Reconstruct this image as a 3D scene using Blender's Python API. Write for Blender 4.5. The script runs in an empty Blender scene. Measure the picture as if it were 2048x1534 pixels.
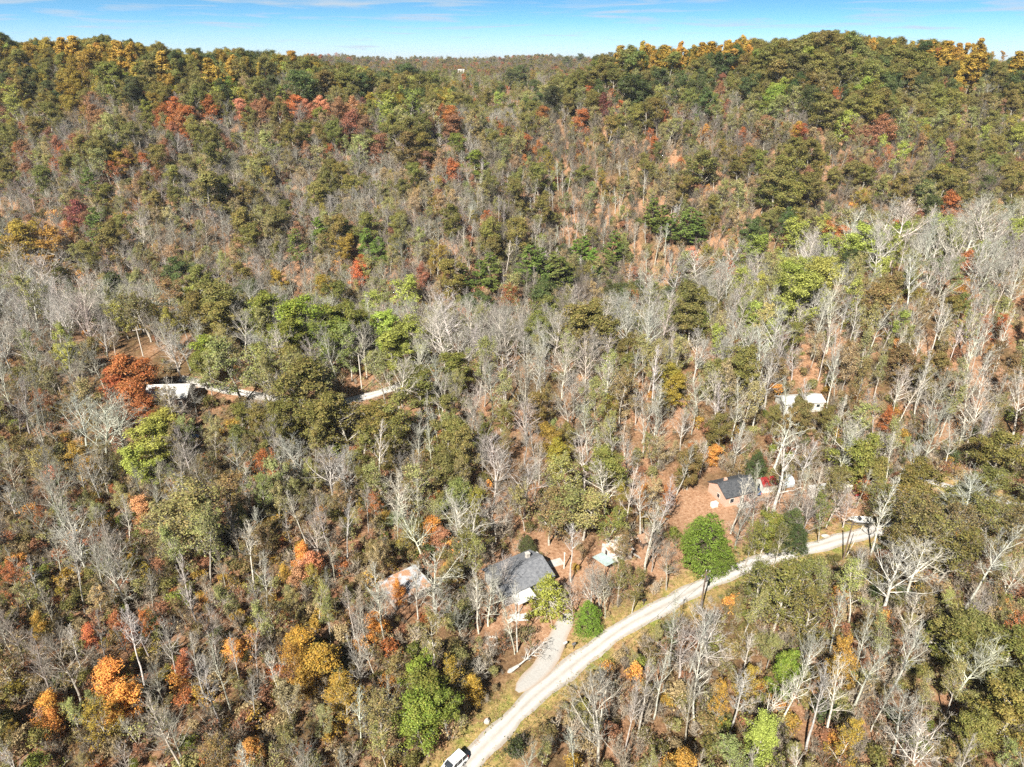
import bpy, math, random
import numpy as np
from mathutils import Vector, Matrix

R = math.radians
S = bpy.context.scene
COL = S.collection
random.seed(11)
rng = np.random.default_rng(7)

# ------------------------------------------------------------------ camera
CAMZ, PITCH, FPX = 92.0, R(25.53), 1365.0
cd = bpy.data.cameras.new('camera'); cd.sensor_width = 36; cd.lens = 36 * FPX / 2048
cd.clip_end = 20000; cd.clip_start = 1
cam = bpy.data.objects.new('camera', cd); COL.objects.link(cam)
cam.location = (0, 0, CAMZ); cam.rotation_euler = (math.pi / 2 - PITCH, 0, 0)
S.camera = cam

# ------------------------------------------------------------------ light
SUN_EL, SUN_DIR = R(43), (-0.40, -0.92)         # the sun stands behind the camera, a little left
az = math.atan2(SUN_DIR[0], SUN_DIR[1])
sd = bpy.data.lights.new('sun', 'SUN'); sd.energy = 5.0; sd.angle = R(0.5); sd.color = (1.0, 0.95, 0.85)
sun = bpy.data.objects.new('sun', sd); COL.objects.link(sun); sun.location = (0, -50, 200)
tosun = Vector((math.sin(az) * math.cos(SUN_EL), math.cos(az) * math.cos(SUN_EL), math.sin(SUN_EL)))
sun.rotation_euler = tosun.to_track_quat('Z', 'Y').to_euler()

S.view_settings.view_transform = 'Standard'; S.view_settings.look = 'None'
S.view_settings.gamma = 1; S.view_settings.exposure = 1.28
S.cycles.max_bounces = 5; S.cycles.diffuse_bounces = 2; S.cycles.transparent_max_bounces = 4
S.cycles.use_denoising = False

w = bpy.data.worlds.new('World'); S.world = w; w.use_nodes = True
nt = w.node_tree; N = nt.nodes; L = nt.links
bg = N['Background']; bg.inputs['Strength'].default_value = 0.085
tc = N.new('ShaderNodeTexCoord')
vm = N.new('ShaderNodeVectorMath'); vm.operation = 'MULTIPLY_ADD'
vm.inputs[1].default_value = (1, 1, 4); vm.inputs[2].default_value = (0, 0, 0.06)
sky = N.new('ShaderNodeTexSky'); sky.sky_type = 'NISHITA'; sky.sun_disc = False
sky.sun_elevation = SUN_EL; sky.sun_rotation = az % (2 * math.pi); sky.air_density = 1.0; sky.dust_density = 0.4; sky.ozone_density = 2.0
L.new(tc.outputs['Generated'], vm.inputs[0]); L.new(vm.outputs[0], sky.inputs[0])
hs = N.new('ShaderNodeHueSaturation'); hs.inputs['Saturation'].default_value = 1.25; hs.inputs['Value'].default_value = 1.0; hs.inputs['Hue'].default_value = 0.483
L.new(sky.outputs[0], hs.inputs['Color'])
# thin cirrus, stretched along the horizon
mp = N.new('ShaderNodeMapping'); mp.inputs['Scale'].default_value = (5.0, 5.0, 75); mp.inputs['Rotation'].default_value = (0, R(0.5), 0)
L.new(tc.outputs['Generated'], mp.inputs[0])
cn = N.new('ShaderNodeTexNoise'); cn.inputs['Scale'].default_value = 1.6; cn.inputs['Detail'].default_value = 7; cn.inputs['Roughness'].default_value = 0.55
cn.inputs['Distortion'].default_value = 0.6
L.new(mp.outputs[0], cn.inputs['Vector'])
cr = N.new('ShaderNodeValToRGB'); cr.color_ramp.elements[0].position = 0.50; cr.color_ramp.elements[1].position = 0.70
cr.color_ramp.elements[1].color = (0.85, 0.85, 0.85, 1)
L.new(cn.outputs['Fac'], cr.inputs[0])
# milky veil low down
sx = N.new('ShaderNodeSeparateXYZ'); L.new(tc.outputs['Generated'], sx.inputs[0])
mr = N.new('ShaderNodeMapRange'); mr.inputs['From Min'].default_value = -0.005; mr.inputs['From Max'].default_value = 0.042
mr.inputs['To Min'].default_value = 0.82; mr.inputs['To Max'].default_value = 0.0
L.new(sx.outputs['Z'], mr.inputs['Value'])
mx0 = N.new('ShaderNodeMath'); mx0.operation = 'MAXIMUM'
L.new(cr.outputs[0], mx0.inputs[0]); L.new(mr.outputs[0], mx0.inputs[1])
mxc = N.new('ShaderNodeMixRGB'); mxc.inputs['Color2'].default_value = (3.0, 3.5, 4.0, 1)
L.new(mx0.outputs[0], mxc.inputs['Fac']); L.new(hs.outputs[0], mxc.inputs['Color1'])
zr = N.new('ShaderNodeMapRange'); zr.inputs['From Min'].default_value = 0.08; zr.inputs['From Max'].default_value = 0.35
zr.inputs['To Min'].default_value = 1.0; zr.inputs['To Max'].default_value = 0.30      # the sky deepens towards the zenith
L.new(sx.outputs['Z'], zr.inputs['Value'])
vs_ = N.new('ShaderNodeVectorMath'); vs_.operation = 'SCALE'; L.new(mxc.outputs[0], vs_.inputs[0]); L.new(zr.outputs[0], vs_.inputs['Scale'])
L.new(vs_.outputs[0], bg.inputs['Color'])

# ------------------------------------------------------------------ helpers
def tag(o, label=None, cat=None, group=None, kind=None):
    if label: o['label'] = label
    if cat: o['category'] = cat
    if group: o['group'] = group
    if kind: o['kind'] = kind
    return o

def empty(name, loc, rz=0):
    o = bpy.data.objects.new(name, None); COL.objects.link(o); o.empty_display_size = 0.5
    o.location = loc; o.rotation_euler = (0, 0, rz); return o

def sstep(t):
    t = np.clip(t, 0, 1); return t * t * (3 - 2 * t)

# ------------------------------------------------------------------ terrain
XR = [-600, -300, -150, -60, 0, 40, 80, 115, 200, 320, 600]
RH = [20, 19, 15, 10, 5, 6, 15, 24, 30, 33, 35]
YR = [225, 215, 200, 195, 195, 200, 222, 240, 258, 270, 280]
XC = [-900, -450, -352, -260, -180, -120, -70, -35, 0, 30, 55, 80, 170, 235, 300, 350, 450, 900]
HC = [86, 87, 86, 81, 76, 71, 60, 48, 45, 54, 72, 80, 81, 87, 72, 68, 70, 72]
def smoothinterp(x, xs, ys, wd):
    return sum(np.interp(x + k * wd, xs, ys) for k in (-1, -0.5, 0, 0.5, 1)) / 5.0

def terrain(x, y):
    x = np.asarray(x, float); y = np.asarray(y, float)
    rh = smoothinterp(x, XR, RH, 40); yr = smoothinterp(x, XR, YR, 40)
    yv = yr + 66; yc = 470 + 14 * np.sin(x / 70.0)
    hc = smoothinterp(x, XC, HC, 22); vz = -20.0 - 6 * np.sin(x / 60.0 + .5)
    a = rh * sstep((y - 130) / (yr - 130))
    b = rh + (vz - rh) * sstep((y - yr) / (yv - yr))
    s = np.clip((y - yv) / (yc - yv), 0, 1)
    p = 0.55 * s + 0.45 * sstep(s)
    c = vz + (hc - vz) * p
    bump = np.clip(4 * s * (1 - s), 0, 1)
    xl = 75 - 70 * s
    c = c - 24 * bump * np.exp(-((x - xl) / 40.0) ** 2)
    c = c + 11 * bump * np.exp(-((x - (-5 - 55 * s)) / 38.0) ** 2)
    c = c + 13 * bump * np.exp(-((x - (125 + 70 * s)) / 40.0) ** 2)
    c = c + 8 * bump * np.sin(x / 33.0 + 1.3 + 1.2 * s) + 5 * bump * np.sin(y / 21.0 + x / 90.0)
    far = 60 + 18 * np.exp(-((y - 1900) / 500.0) ** 2) + 4 * np.sin(x / 90.0 + 0.6) * np.clip((y - 900) / 800, 0, 1) + 2.5 * np.sin(x / 37.0) * np.clip((y - 900) / 800, 0, 1)
    far = np.where(y > 1900, 20 + 58 * np.exp(-((y - 1900) / 900.0) ** 2), far)
    e = hc + (far - hc) * sstep((y - yc) / 260.0)
    z = np.where(y < yr, a, np.where(y < yv, b, np.where(y < yc, c, e)))
    amp = np.clip((y - 150) / 120, 0, 1)
    z = z + amp * (1.5 * np.sin(x / 17.0 + y / 29.0) + 1.1 * np.sin(x / 11.0 - y / 19.0 + 2))
    z = z + 0.35 * np.sin(x / 9.0 + 1) * np.sin(y / 8.0)
    return z

cp, sp = math.cos(PITCH), math.sin(PITCH)
def project(x, y, z):
    dz = z - CAMZ
    dep = y * cp - dz * sp; up = y * sp + dz * cp
    dep = np.maximum(dep, 1e-3)
    return 1024 + FPX * x / dep, 767 - FPX * up / dep, dep

TS = np.concatenate([np.arange(60, 640, 0.5), np.arange(640, 3000, 4.0)])
def at(px, py, h=0.0):
    """the first point of the ground, raised by h, that is seen at this pixel"""
    u = (px - 1024) / FPX; v = (767 - py) / FPX
    d = np.array([u, cp + v * sp, -sp + v * cp])
    P = d[None, :] * TS[:, None]; P[:, 2] += CAMZ
    f = P[:, 2] - terrain(P[:, 0], P[:, 1]) - h
    k = np.where(f <= 0)[0]
    if len(k) == 0: return None
    k = k[0]; t0 = TS[k - 1] if k else TS[0]; t1 = TS[k]
    for _ in range(12):
        t = (t0 + t1) / 2; q = d * t; q[2] += CAMZ
        if q[2] - float(terrain(q[0], q[1])) - h > 0: t0 = t
        else: t1 = t
    q = d * t1; q[2] += CAMZ
    return np.array([q[0], q[1], float(terrain(q[0], q[1]))])

# ------------------------------------------------------------------ materials
MATS = {}
def newmat(name):
    m = bpy.data.materials.new(name); m.use_nodes = True
    return m, m.node_tree.nodes, m.node_tree.links

def mat(name, c1, c2=None, scale=3.0, rough=0.8, bump=0.0, metal=0.0, detail=5, lo=0.35, hi=0.65, spec=0.3, stretch=(1, 1, 1)):
    if name in MATS: return MATS[name]
    m, n, l = newmat(name); b = n['Principled BSDF']
    b.inputs['Roughness'].default_value = rough; b.inputs['Metallic'].default_value = metal
    b.inputs['Specular IOR Level'].default_value = spec
    t = n.new('ShaderNodeTexCoord'); mpn = n.new('ShaderNodeMapping'); mpn.inputs['Scale'].default_value = stretch
    l.new(t.outputs['Object'], mpn.inputs[0])
    no = n.new('ShaderNodeTexNoise'); no.inputs['Scale'].default_value = scale; no.inputs['Detail'].default_value = detail
    no.inputs['Roughness'].default_value = 0.65
    l.new(mpn.outputs[0], no.inputs['Vector'])
    r = n.new('ShaderNodeValToRGB')
    r.color_ramp.elements[0].position = lo; r.color_ramp.elements[1].position = hi
    r.color_ramp.elements[0].color = (*c1, 1); r.color_ramp.elements[1].color = (*(c2 or [v * 0.8 for v in c1]), 1)
    l.new(no.outputs['Fac'], r.inputs[0]); l.new(r.outputs[0], b.inputs['Base Color'])
    if bump:
        bp = n.new('ShaderNodeBump'); bp.inputs['Strength'].default_value = bump; bp.inputs['Distance'].default_value = 0.05
        l.new(no.outputs['Fac'], bp.inputs['Height']); l.new(bp.outputs[0], b.inputs['Normal'])
    MATS[name] = m; return m

def leaf_material():
    m, n, l = newmat('foliage'); b = n['Principled BSDF']; out = n['Material Output']
    a = n.new('ShaderNodeAttribute'); a.attribute_type = 'INSTANCER'; a.attribute_name = 'leafcol'
    a2 = n.new('ShaderNodeAttribute'); a2.attribute_type = 'INSTANCER'; a2.attribute_name = 'leafcol2'
    h = n.new('ShaderNodeAttribute'); h.attribute_name = 'hue'
    t = n.new('ShaderNodeAttribute'); t.attribute_name = 'tint'
    mx = n.new('ShaderNodeMixRGB'); l.new(h.outputs['Fac'], mx.inputs['Fac'])
    l.new(a.outputs['Color'], mx.inputs['Color1']); l.new(a2.outputs['Color'], mx.inputs['Color2'])
    mu = n.new('ShaderNodeVectorMath'); mu.operation = 'SCALE'
    l.new(mx.outputs[0], mu.inputs[0]); l.new(t.outputs['Fac'], mu.inputs['Scale'])
    l.new(mu.outputs[0], b.inputs['Base Color']); b.inputs['Roughness'].default_value = 0.6
    b.inputs['Specular IOR Level'].default_value = 0.25
    tr = n.new('ShaderNodeBsdfTranslucent'); l.new(mu.outputs[0], tr.inputs['Color'])
    ms = n.new('ShaderNodeMixShader'); ms.inputs[0].default_value = 0.28
    l.new(b.outputs[0], ms.inputs[1]); l.new(tr.outputs[0], ms.inputs[2]); l.new(ms.outputs[0], out.inputs['Surface'])
    return m
LEAF = leaf_material()

def bark_material():
    m, n, l = newmat('bark'); b = n['Principled BSDF']
    a = n.new('ShaderNodeAttribute'); a.attribute_type = 'INSTANCER'; a.attribute_name = 'barkcol'
    t = n.new('ShaderNodeTexCoord'); no = n.new('ShaderNodeTexNoise'); no.inputs['Scale'].default_value = 1.7; no.inputs['Detail'].default_value = 4
    l.new(t.outputs['Object'], no.inputs['Vector'])
    mr_ = n.new('ShaderNodeMapRange'); mr_.inputs['From Min'].default_value = 0.3; mr_.inputs['From Max'].default_value = 0.7
    mr_.inputs['To Min'].default_value = 0.55; mr_.inputs['To Max'].default_value = 1.25
    l.new(no.outputs['Fac'], mr_.inputs['Value'])
    mu = n.new('ShaderNodeVectorMath'); mu.operation = 'SCALE'
    l.new(a.outputs['Color'], mu.inputs[0]); l.new(mr_.outputs[0], mu.inputs['Scale'])
    tn = n.new('ShaderNodeAttribute'); tn.attribute_name = 'tint'; m3 = n.new('ShaderNodeVectorMath'); m3.operation = 'SCALE'
    l.new(mu.outputs[0], m3.inputs[0]); l.new(tn.outputs['Fac'], m3.inputs['Scale'])
    l.new(m3.outputs[0], b.inputs['Base Color']); b.inputs['Roughness'].default_value = 0.9; b.inputs['Specular IOR Level'].default_value = 0.1
    return m
BARK = bark_material()

# ------------------------------------------------------------------ roads (centre lines)
def poly3(pxs):
    pts = np.array([at(a, b) for a, b in pxs])
    out = []
    for i in range(len(pts) - 1):                      # Catmull-Rom
        p0, p1, p2, p3 = pts[max(i - 1, 0)], pts[i], pts[i + 1], pts[min(i + 2, len(pts) - 1)]
        n = max(2, int(np.linalg.norm(p2 - p1) / 1.0))
        for k in range(n):
            t = k / n
            out.append(0.5 * ((2 * p1) + (-p0 + p2) * t + (2 * p0 - 5 * p1 + 4 * p2 - p3) * t * t + (-p0 + 3 * p1 - 3 * p2 + p3) * t ** 3))
    out.append(pts[-1]); o = np.array(out); o[:, 2] = terrain(o[:, 0], o[:, 1]); return o

ROAD_PX = [(800, 1660), (860, 1603), (925, 1538), (965, 1497), (1012, 1451), (1061, 1401), (1119, 1353), (1178, 1307), (1251, 1253), (1300, 1227), (1359, 1196), (1408, 1170), (1464, 1143), (1517, 1125), (1579, 1107), (1637, 1091), (1681, 1079), (1725, 1069), (1790, 1054), (1860, 1042), (1930, 1032), (2010, 1026), (2120, 1024)]
LANE_PX = [(2110, 1040), (2050, 1012), (1985, 1000), (1935, 985), (1900, 974), (1862, 963), (1830, 950)]
LANE2_PX = [(1985, 1034), (1940, 1022), (1905, 1013), (1880, 1008)]
BACK_PX = [(360, 757), (395, 766), (430, 775), (480, 785), (530, 795), (610, 806), (690, 803), (745, 789), (800, 772)]
DRIVE_PX = [(1139, 1226), (1131, 1242), (1116, 1272), (1103, 1303), (1084, 1336), (1058, 1362), (1034, 1384)]
ROAD, LANE, LANE2, BACK, DRIVE = [poly3(p) for p in (ROAD_PX, LANE_PX, LANE2_PX, BACK_PX, DRIVE_PX)]

def dist_line(x, y, line):
    x = np.asarray(x); y = np.asarray(y); d = np.full(x.shape, 1e9)
    for i in range(0, len(line) - 1, 2):
        j = min(i + 2, len(line) - 1)
        a = line[i, :2]; b = line[j, :2]; ab = b - a; q = (ab @ ab) + 1e-9
        t = np.clip(((x - a[0]) * ab[0] + (y - a[1]) * ab[1]) / q, 0, 1)
        d = np.minimum(d, np.hypot(x - a[0] - t * ab[0], y - a[1] - t * ab[1]))
    return d

# ------------------------------------------------------------------ ground sheet
def axis(parts):
    o = []
    for a, b, s in parts: o += list(np.arange(a, b, s))
    return np.array(o + [parts[-1][1]])
gx = axis([(-7000, -1500, 500), (-1500, -500, 60), (-500, -140, 9), (-140, 200, 1.5), (200, 500, 9), (500, 1500, 60), (1500, 7000, 500)])
gy = axis([(-600, -60, 60), (-60, 56, 8), (56, 210, 1.5), (210, 520, 4), (520, 900, 14), (900, 2600, 50), (2600, 9000, 400)])
GX, GY = np.meshgrid(gx, gy); GZ = terrain(GX, GY)
me = bpy.data.meshes.new('ground')
nx, ny = len(gx), len(gy)
idx = np.arange(nx * ny).reshape(ny, nx)
F = np.stack([idx[:-1, :-1], idx[:-1, 1:], idx[1:, 1:], idx[1:, :-1]], -1).reshape(-1, 4)
def fill_mesh(me, V, F, smooth=True):
    V = np.ascontiguousarray(V, np.float32); F = np.ascontiguousarray(F, np.int32); k = F.shape[1]
    me.vertices.add(len(V)); me.vertices.foreach_set('co', V.ravel())
    me.loops.add(F.size); me.loops.foreach_set('vertex_index', F.ravel())
    me.polygons.add(len(F)); me.polygons.foreach_set('loop_start', np.arange(0, F.size, k, dtype=np.int32))
    me.polygons.foreach_set('loop_total', np.full(len(F), k, np.int32))
    me.polygons.foreach_set('use_smooth', np.full(len(F), smooth, bool))
    me.update(calc_edges=True)
fill_mesh(me, np.stack([GX.ravel(), GY.ravel(), GZ.ravel()], 1), F)
dr = np.minimum(np.minimum(dist_line(GX, GY, ROAD), dist_line(GX, GY, LANE)), dist_line(GX, GY, LANE2))
verge = sstep(1 - (dr - 2.0) / 5.0)
YARDS = [(1090, 1180, 13), (1130, 1260, 8), (1430, 1030, 9), (1480, 1050, 8), (1640, 1030, 11), (1700, 1030, 9), (1560, 1010, 8), (1300, 1130, 9), (1900, 1000, 9), (1240, 1120, 6)]
yard = np.zeros_like(GX)
for a, b, r in YARDS:
    p = at(a, b); yard = np.maximum(yard, sstep(1.6 - np.hypot(GX - p[0], GY - p[1]) / r))
def fattr(me, name, v):
    at_ = me.attributes.new(name, 'FLOAT', 'POINT'); at_.data.foreach_set('value', np.ascontiguousarray(v, np.float32).ravel())
fattr(me, 'verge', verge); fattr(me, 'yard', yard)
ground = bpy.data.objects.new('ground', me); COL.objects.link(ground); tag(ground, kind='structure')

def ground_material():
    m, n, l = newmat('leaf_litter'); b = n['Principled BSDF']; b.inputs['Roughness'].default_value = 0.95; b.inputs['Specular IOR Level'].default_value = 0.05
    t = n.new('ShaderNodeTexCoord')
    def noise(sc, det=6, rough=0.65):
        o = n.new('ShaderNodeTexNoise'); o.inputs['Scale'].default_value = sc; o.inputs['Detail'].default_value = det; o.inputs['Roughness'].default_value = rough
        l.new(t.outputs['Object'], o.inputs['Vector']); return o.outputs['Fac']
    def ramp(f, stops):
        r = n.new('ShaderNodeValToRGB'); e = r.color_ramp.elements
        e[0].position, e[0].color = stops[0][0], (*stops[0][1], 1); e[1].position, e[1].color = stops[-1][0], (*stops[-1][1], 1)
        for p, c in stops[1:-1]: q = e.new(p); q.color = (*c, 1)
        l.new(f, r.inputs[0]); return r.outputs[0]
    def mix(f, a, c):
        x = n.new('ShaderNodeMixRGB'); l.new(f, x.inputs[0]); l.new(a, x.inputs[1]); l.new(c, x.inputs[2]); return x.outputs[0]
    def math_(op, a, bb):
        x = n.new('ShaderNodeMath'); x.operation = op; x.use_clamp = True
        for i, v in enumerate((a, bb)):
            if isinstance(v, float): x.inputs[i].default_value = v
            else: l.new(v, x.inputs[i])
        return x.outputs[0]
    def attr(nm):
        a = n.new('ShaderNodeAttribute'); a.attribute_name = nm; return a.outputs['Fac']
    fine = noise(1.6, 9, 0.8)
    litter = ramp(fine, [(0.30, (0.06, 0.034, 0.02)), (0.44, (0.21, 0.112, 0.062)), (0.56, (0.34, 0.195, 0.115)), (0.70, (0.47, 0.35, 0.25))])
    dark = ramp(fine, [(0.32, (0.03, 0.022, 0.012)), (0.5, (0.11, 0.07, 0.035)), (0.68, (0.21, 0.15, 0.07))])
    big = ramp(noise(0.045, 4), [(0.44, (0, 0, 0)), (0.60, (1, 1, 1))])
    base = mix(big, litter, dark)
    yardc = ramp(fine, [(0.30, (0.12, 0.06, 0.035)), (0.43, (0.28, 0.15, 0.085)), (0.56, (0.40, 0.245, 0.155)), (0.70, (0.52, 0.39, 0.28))])
    base = mix(math_('MULTIPLY', attr('yard'), 0.9), base, yardc)
    grass = ramp(fine, [(0.30, (0.11, 0.11, 0.025)), (0.45, (0.27, 0.21, 0.07)), (0.58, (0.44, 0.31, 0.13)), (0.7, (0.55, 0.40, 0.2))])
    grassg = ramp(fine, [(0.30, (0.07, 0.10, 0.015)), (0.5, (0.20, 0.22, 0.05)), (0.7, (0.33, 0.29, 0.09))])
    grass = mix(ramp(noise(0.17, 4), [(0.45, (0, 0, 0)), (0.58, (1, 1, 1))]), grass, grassg)
    vf = math_('MULTIPLY', attr('verge'), math_('ADD', ramp(noise(0.35, 5), [(0.36, (0.2, 0.2, 0.2)), (0.55, (1, 1, 1))]), 0.0))
    base = mix(vf, base, grass)
    l.new(base, b.inputs['Base Color'])
    bp = n.new('ShaderNodeBump'); bp.inputs['Strength'].default_value = 0.8; bp.inputs['Distance'].default_value = 0.25
    l.new(fine, bp.inputs['Height']); l.new(bp.outputs[0], b.inputs['Normal'])
    return m
me.materials.append(ground_material())

def road_material(name, c1, c2, cmid, spread):
    m, n, l = newmat(name); b = n['Principled BSDF']; b.inputs['Roughness'].default_value = 0.95; b.inputs['Specular IOR Level'].default_value = 0.1
    t = n.new('ShaderNodeTexCoord'); no = n.new('ShaderNodeTexNoise'); no.inputs['Scale'].default_value = 2.5; no.inputs['Detail'].default_value = 9; no.inputs['Roughness'].default_value = 0.75
    l.new(t.outputs['Object'], no.inputs['Vector'])
    r = n.new('ShaderNodeValToRGB'); r.color_ramp.elements[0].position = 0.33; r.color_ramp.elements[1].position = 0.66
    r.color_ramp.elements[0].color = (*c1, 1); r.color_ramp.elements[1].color = (*c2, 1); l.new(no.outputs['Fac'], r.inputs[0])
    a = n.new('ShaderNodeAttribute'); a.attribute_name = 'across'
    rr = n.new('ShaderNodeValToRGB'); e = rr.color_ramp.elements
    e[0].position = 0.0; e[0].color = (1, 1, 1, 1); e[1].position = 1.0; e[1].color = (1, 1, 1, 1)
    for p, v in spread: q = e.new(p); q.color = (v, v, v, 1)
    l.new(a.outputs['Fac'], rr.inputs[0])
    n2 = n.new('ShaderNodeTexNoise'); n2.inputs['Scale'].default_value = 0.5; n2.inputs['Detail'].default_value = 6; l.new(t.outputs['Object'], n2.inputs['Vector'])
    mm = n.new('ShaderNodeMath'); mm.operation = 'MULTIPLY'; l.new(rr.outputs[0], mm.inputs[0]); l.new(n2.outputs['Fac'], mm.inputs[1])
    m2 = n.new('ShaderNodeMath'); m2.operation = 'MULTIPLY'; m2.use_clamp = True; l.new(mm.outputs[0], m2.inputs[0]); m2.inputs[1].default_value = 1.5
    mx = n.new('ShaderNodeMixRGB'); mx.inputs['Color2'].default_value = (*cmid, 1)
    l.new(m2.outputs[0], mx.inputs['Fac']); l.new(r.outputs[0], mx.inputs['Color1']); l.new(mx.outputs[0], b.inputs['Base Color'])
    bp = n.new('ShaderNodeBump'); bp.inputs['Strength'].default_value = 0.4; bp.inputs['Distance'].default_value = 0.05
    l.new(no.outputs['Fac'], bp.inputs['Height']); l.new(bp.outputs[0], b.inputs['Normal'])
    return m

def ribbon(name, line, width, m, lift=0.06, wob=0.25):
    d = np.gradient(line[:, :2], axis=0); d /= np.linalg.norm(d, axis=1)[:, None]; nrm = np.stack([-d[:, 1], d[:, 0]], 1)
    k = 9; V = []; A = []
    n = len(line); ph = rng.uniform(0, 6, 4)
    i = np.arange(n)
    wl = 1 + wob * (0.4 * np.sin(i * 0.31 + ph[0]) + 0.35 * np.sin(i * 0.83 + ph[1]) + 0.3 * rng.normal(0, .4, n))
    wr = 1 + wob * (0.4 * np.sin(i * 0.27 + ph[2]) + 0.35 * np.sin(i * 0.71 + ph[3]) + 0.3 * rng.normal(0, .4, n))
    if name == 'driveway':
        e_ = np.minimum(i, n - 1 - i); tp_ = np.sqrt(np.clip((e_ + .15) / 2.6, 0, 1)); wl = wl * tp_; wr = wr * tp_
    for j in range(k):
        s = j / (k - 1) * 2 - 1
        wd = width / 2 * np.where(s < 0, wl, wr) * s
        x = line[:, 0] + nrm[:, 0] * wd; y = line[:, 1] + nrm[:, 1] * wd
        V.append(np.stack([x, y, terrain(x, y) + lift + 0.06 * (1 - s * s)], 1)); A.append(np.full(n, (s + 1) / 2))
    V = np.array(V); A = np.array(A)
    ix = np.arange(k * n).reshape(k, n)
    F = np.stack([ix[:-1, :-1], ix[:-1, 1:], ix[1:, 1:], ix[1:, :-1]], -1).reshape(-1, 4)[:, ::-1]
    mm = bpy.data.meshes.new(name); fill_mesh(mm, V.reshape(-1, 3), F); fattr(mm, 'across', A); mm.materials.append(m)
    o = bpy.data.objects.new(name, mm); COL.objects.link(o); tag(o, kind='structure'); return o
GRAVEL = road_material('pale_gravel', (0.40, 0.38, 0.36), (0.51, 0.49, 0.47), (0.30, 0.265, 0.225), [(0.04, 1.3), (0.12, 0.9), (0.22, 0.0), (0.36, 0.1), (0.5, 0.9), (0.64, 0.1), (0.8, 0.0), (0.88, 0.9), (0.96, 1.3)])
ASPH = road_material('old_asphalt', (0.32, 0.31, 0.295), (0.41, 0.395, 0.375), (0.33, 0.22, 0.14), [(0.08, 0.5), (0.25, 0.05), (0.75, 0.05), (0.92, 0.5)])
ribbon('gravel_road', ROAD, 3.6, GRAVEL)
ribbon('side_lane', LANE, 2.2, GRAVEL)
ribbon('short_lane', LANE2, 1.8, GRAVEL)
ribbon('back_lane', BACK, 2.9, GRAVEL)
ribbon('driveway', DRIVE, 3.4, ASPH, lift=0.08, wob=0.15)

# ------------------------------------------------------------------ mesh builder for built things
class MB:
    def __init__(s): s.v = []; s.f = []
    def add(s, vs, fs):
        k = len(s.v); s.v += [tuple(float(c) for c in q) for q in vs]; s.f += [tuple(i + k for i in f) for f in fs]; return s
    def box(s, c, d, rz=0, M=None, taper=1.0):
        x, y, z = d[0] / 2, d[1] / 2, d[2] / 2; vs = []
        for sz in (-1, 1):
            t = taper if sz > 0 else 1
            for a, b in ((-1, -1), (1, -1), (1, 1), (-1, 1)): vs.append(Vector((a * x * t, b * y * t, sz * z)))
        if M is None: M = Matrix.Rotation(rz, 4, 'Z')
        vs = [M @ q + Vector(c) for q in vs]
        return s.add(vs, [(3, 2, 1, 0), (4, 5, 6, 7), (0, 1, 5, 4), (1, 2, 6, 5), (2, 3, 7, 6), (3, 0, 4, 7)])
    def prism(s, pts, axis, a, b):
        """pts is a 2-D outline swept along axis 'x' or 'y' from a to b"""
        n = len(pts); vs = []
        for t in (a, b):
            for p in pts: vs.append((t, p[0], p[1]) if axis == 'x' else (p[0], t, p[1]) if axis == 'y' else (p[0], p[1], t))
        fs = [tuple(range(n)), tuple(range(2 * n - 1, n - 1, -1))] + [(i, i + n, (i + 1) % n + n, (i + 1) % n) for i in range(n)]
        return s.add(vs, fs)
    def tube(s, p, q, r0, r1=None, n=8):
        r1 = r0 if r1 is None else r1; p = Vector(p); q = Vector(q); d = (q - p).normalized()
        u = d.cross(Vector((0, 0, 1)) if abs(d.z) < 0.9 else Vector((1, 0, 0))).normalized(); v = d.cross(u)
        vs = [c + (u * math.cos(2 * math.pi * i / n) + v * math.sin(2 * math.pi * i / n)) * r for c, r in ((p, r0), (q, r1)) for i in range(n)]
        return s.add(vs, [(i, (i + 1) % n, (i + 1) % n + n, i + n) for i in range(n)] + [tuple(range(n - 1, -1, -1)), tuple(range(n, 2 * n))])
    def loft(s, rings, cap=True):
        n = len(rings[0]); vs = [p for r in rings for p in r]; fs = []
        for k in range(len(rings) - 1):
            for i in range(n): fs.append((k * n + i, k * n + (i + 1) % n, (k + 1) * n + (i + 1) % n, (k + 1) * n + i))
        if cap: fs += [tuple(range(n - 1, -1, -1)), tuple((len(rings) - 1) * n + i for i in range(n))]
        return s.add(vs, fs)
    def quad(s, a, b, c, d): return s.add([a, b, c, d], [(0, 1, 2, 3)])
    def build(s, name, m, parent=None, bevel=0.0, smooth=False, label=None):
        me = bpy.data.meshes.new(name); me.from_pydata(s.v, [], s.f)
        me.materials.append(m); me.update()
        import bmesh
        bm = bmesh.new(); bm.from_mesh(me); bmesh.ops.recalc_face_normals(bm, faces=bm.faces)
        if bevel: bmesh.ops.bevel(bm, geom=bm.edges[:], offset=bevel, segments=2, profile=0.6, affect='EDGES', clamp_overlap=True)
        bm.to_mesh(me); bm.free()
        if smooth:
            for p in me.polygons: p.use_smooth = True
        o = bpy.data.objects.new(name, me); COL.objects.link(o)
        if parent: o.parent = parent
        if label: o['label'] = label
        return o

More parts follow.
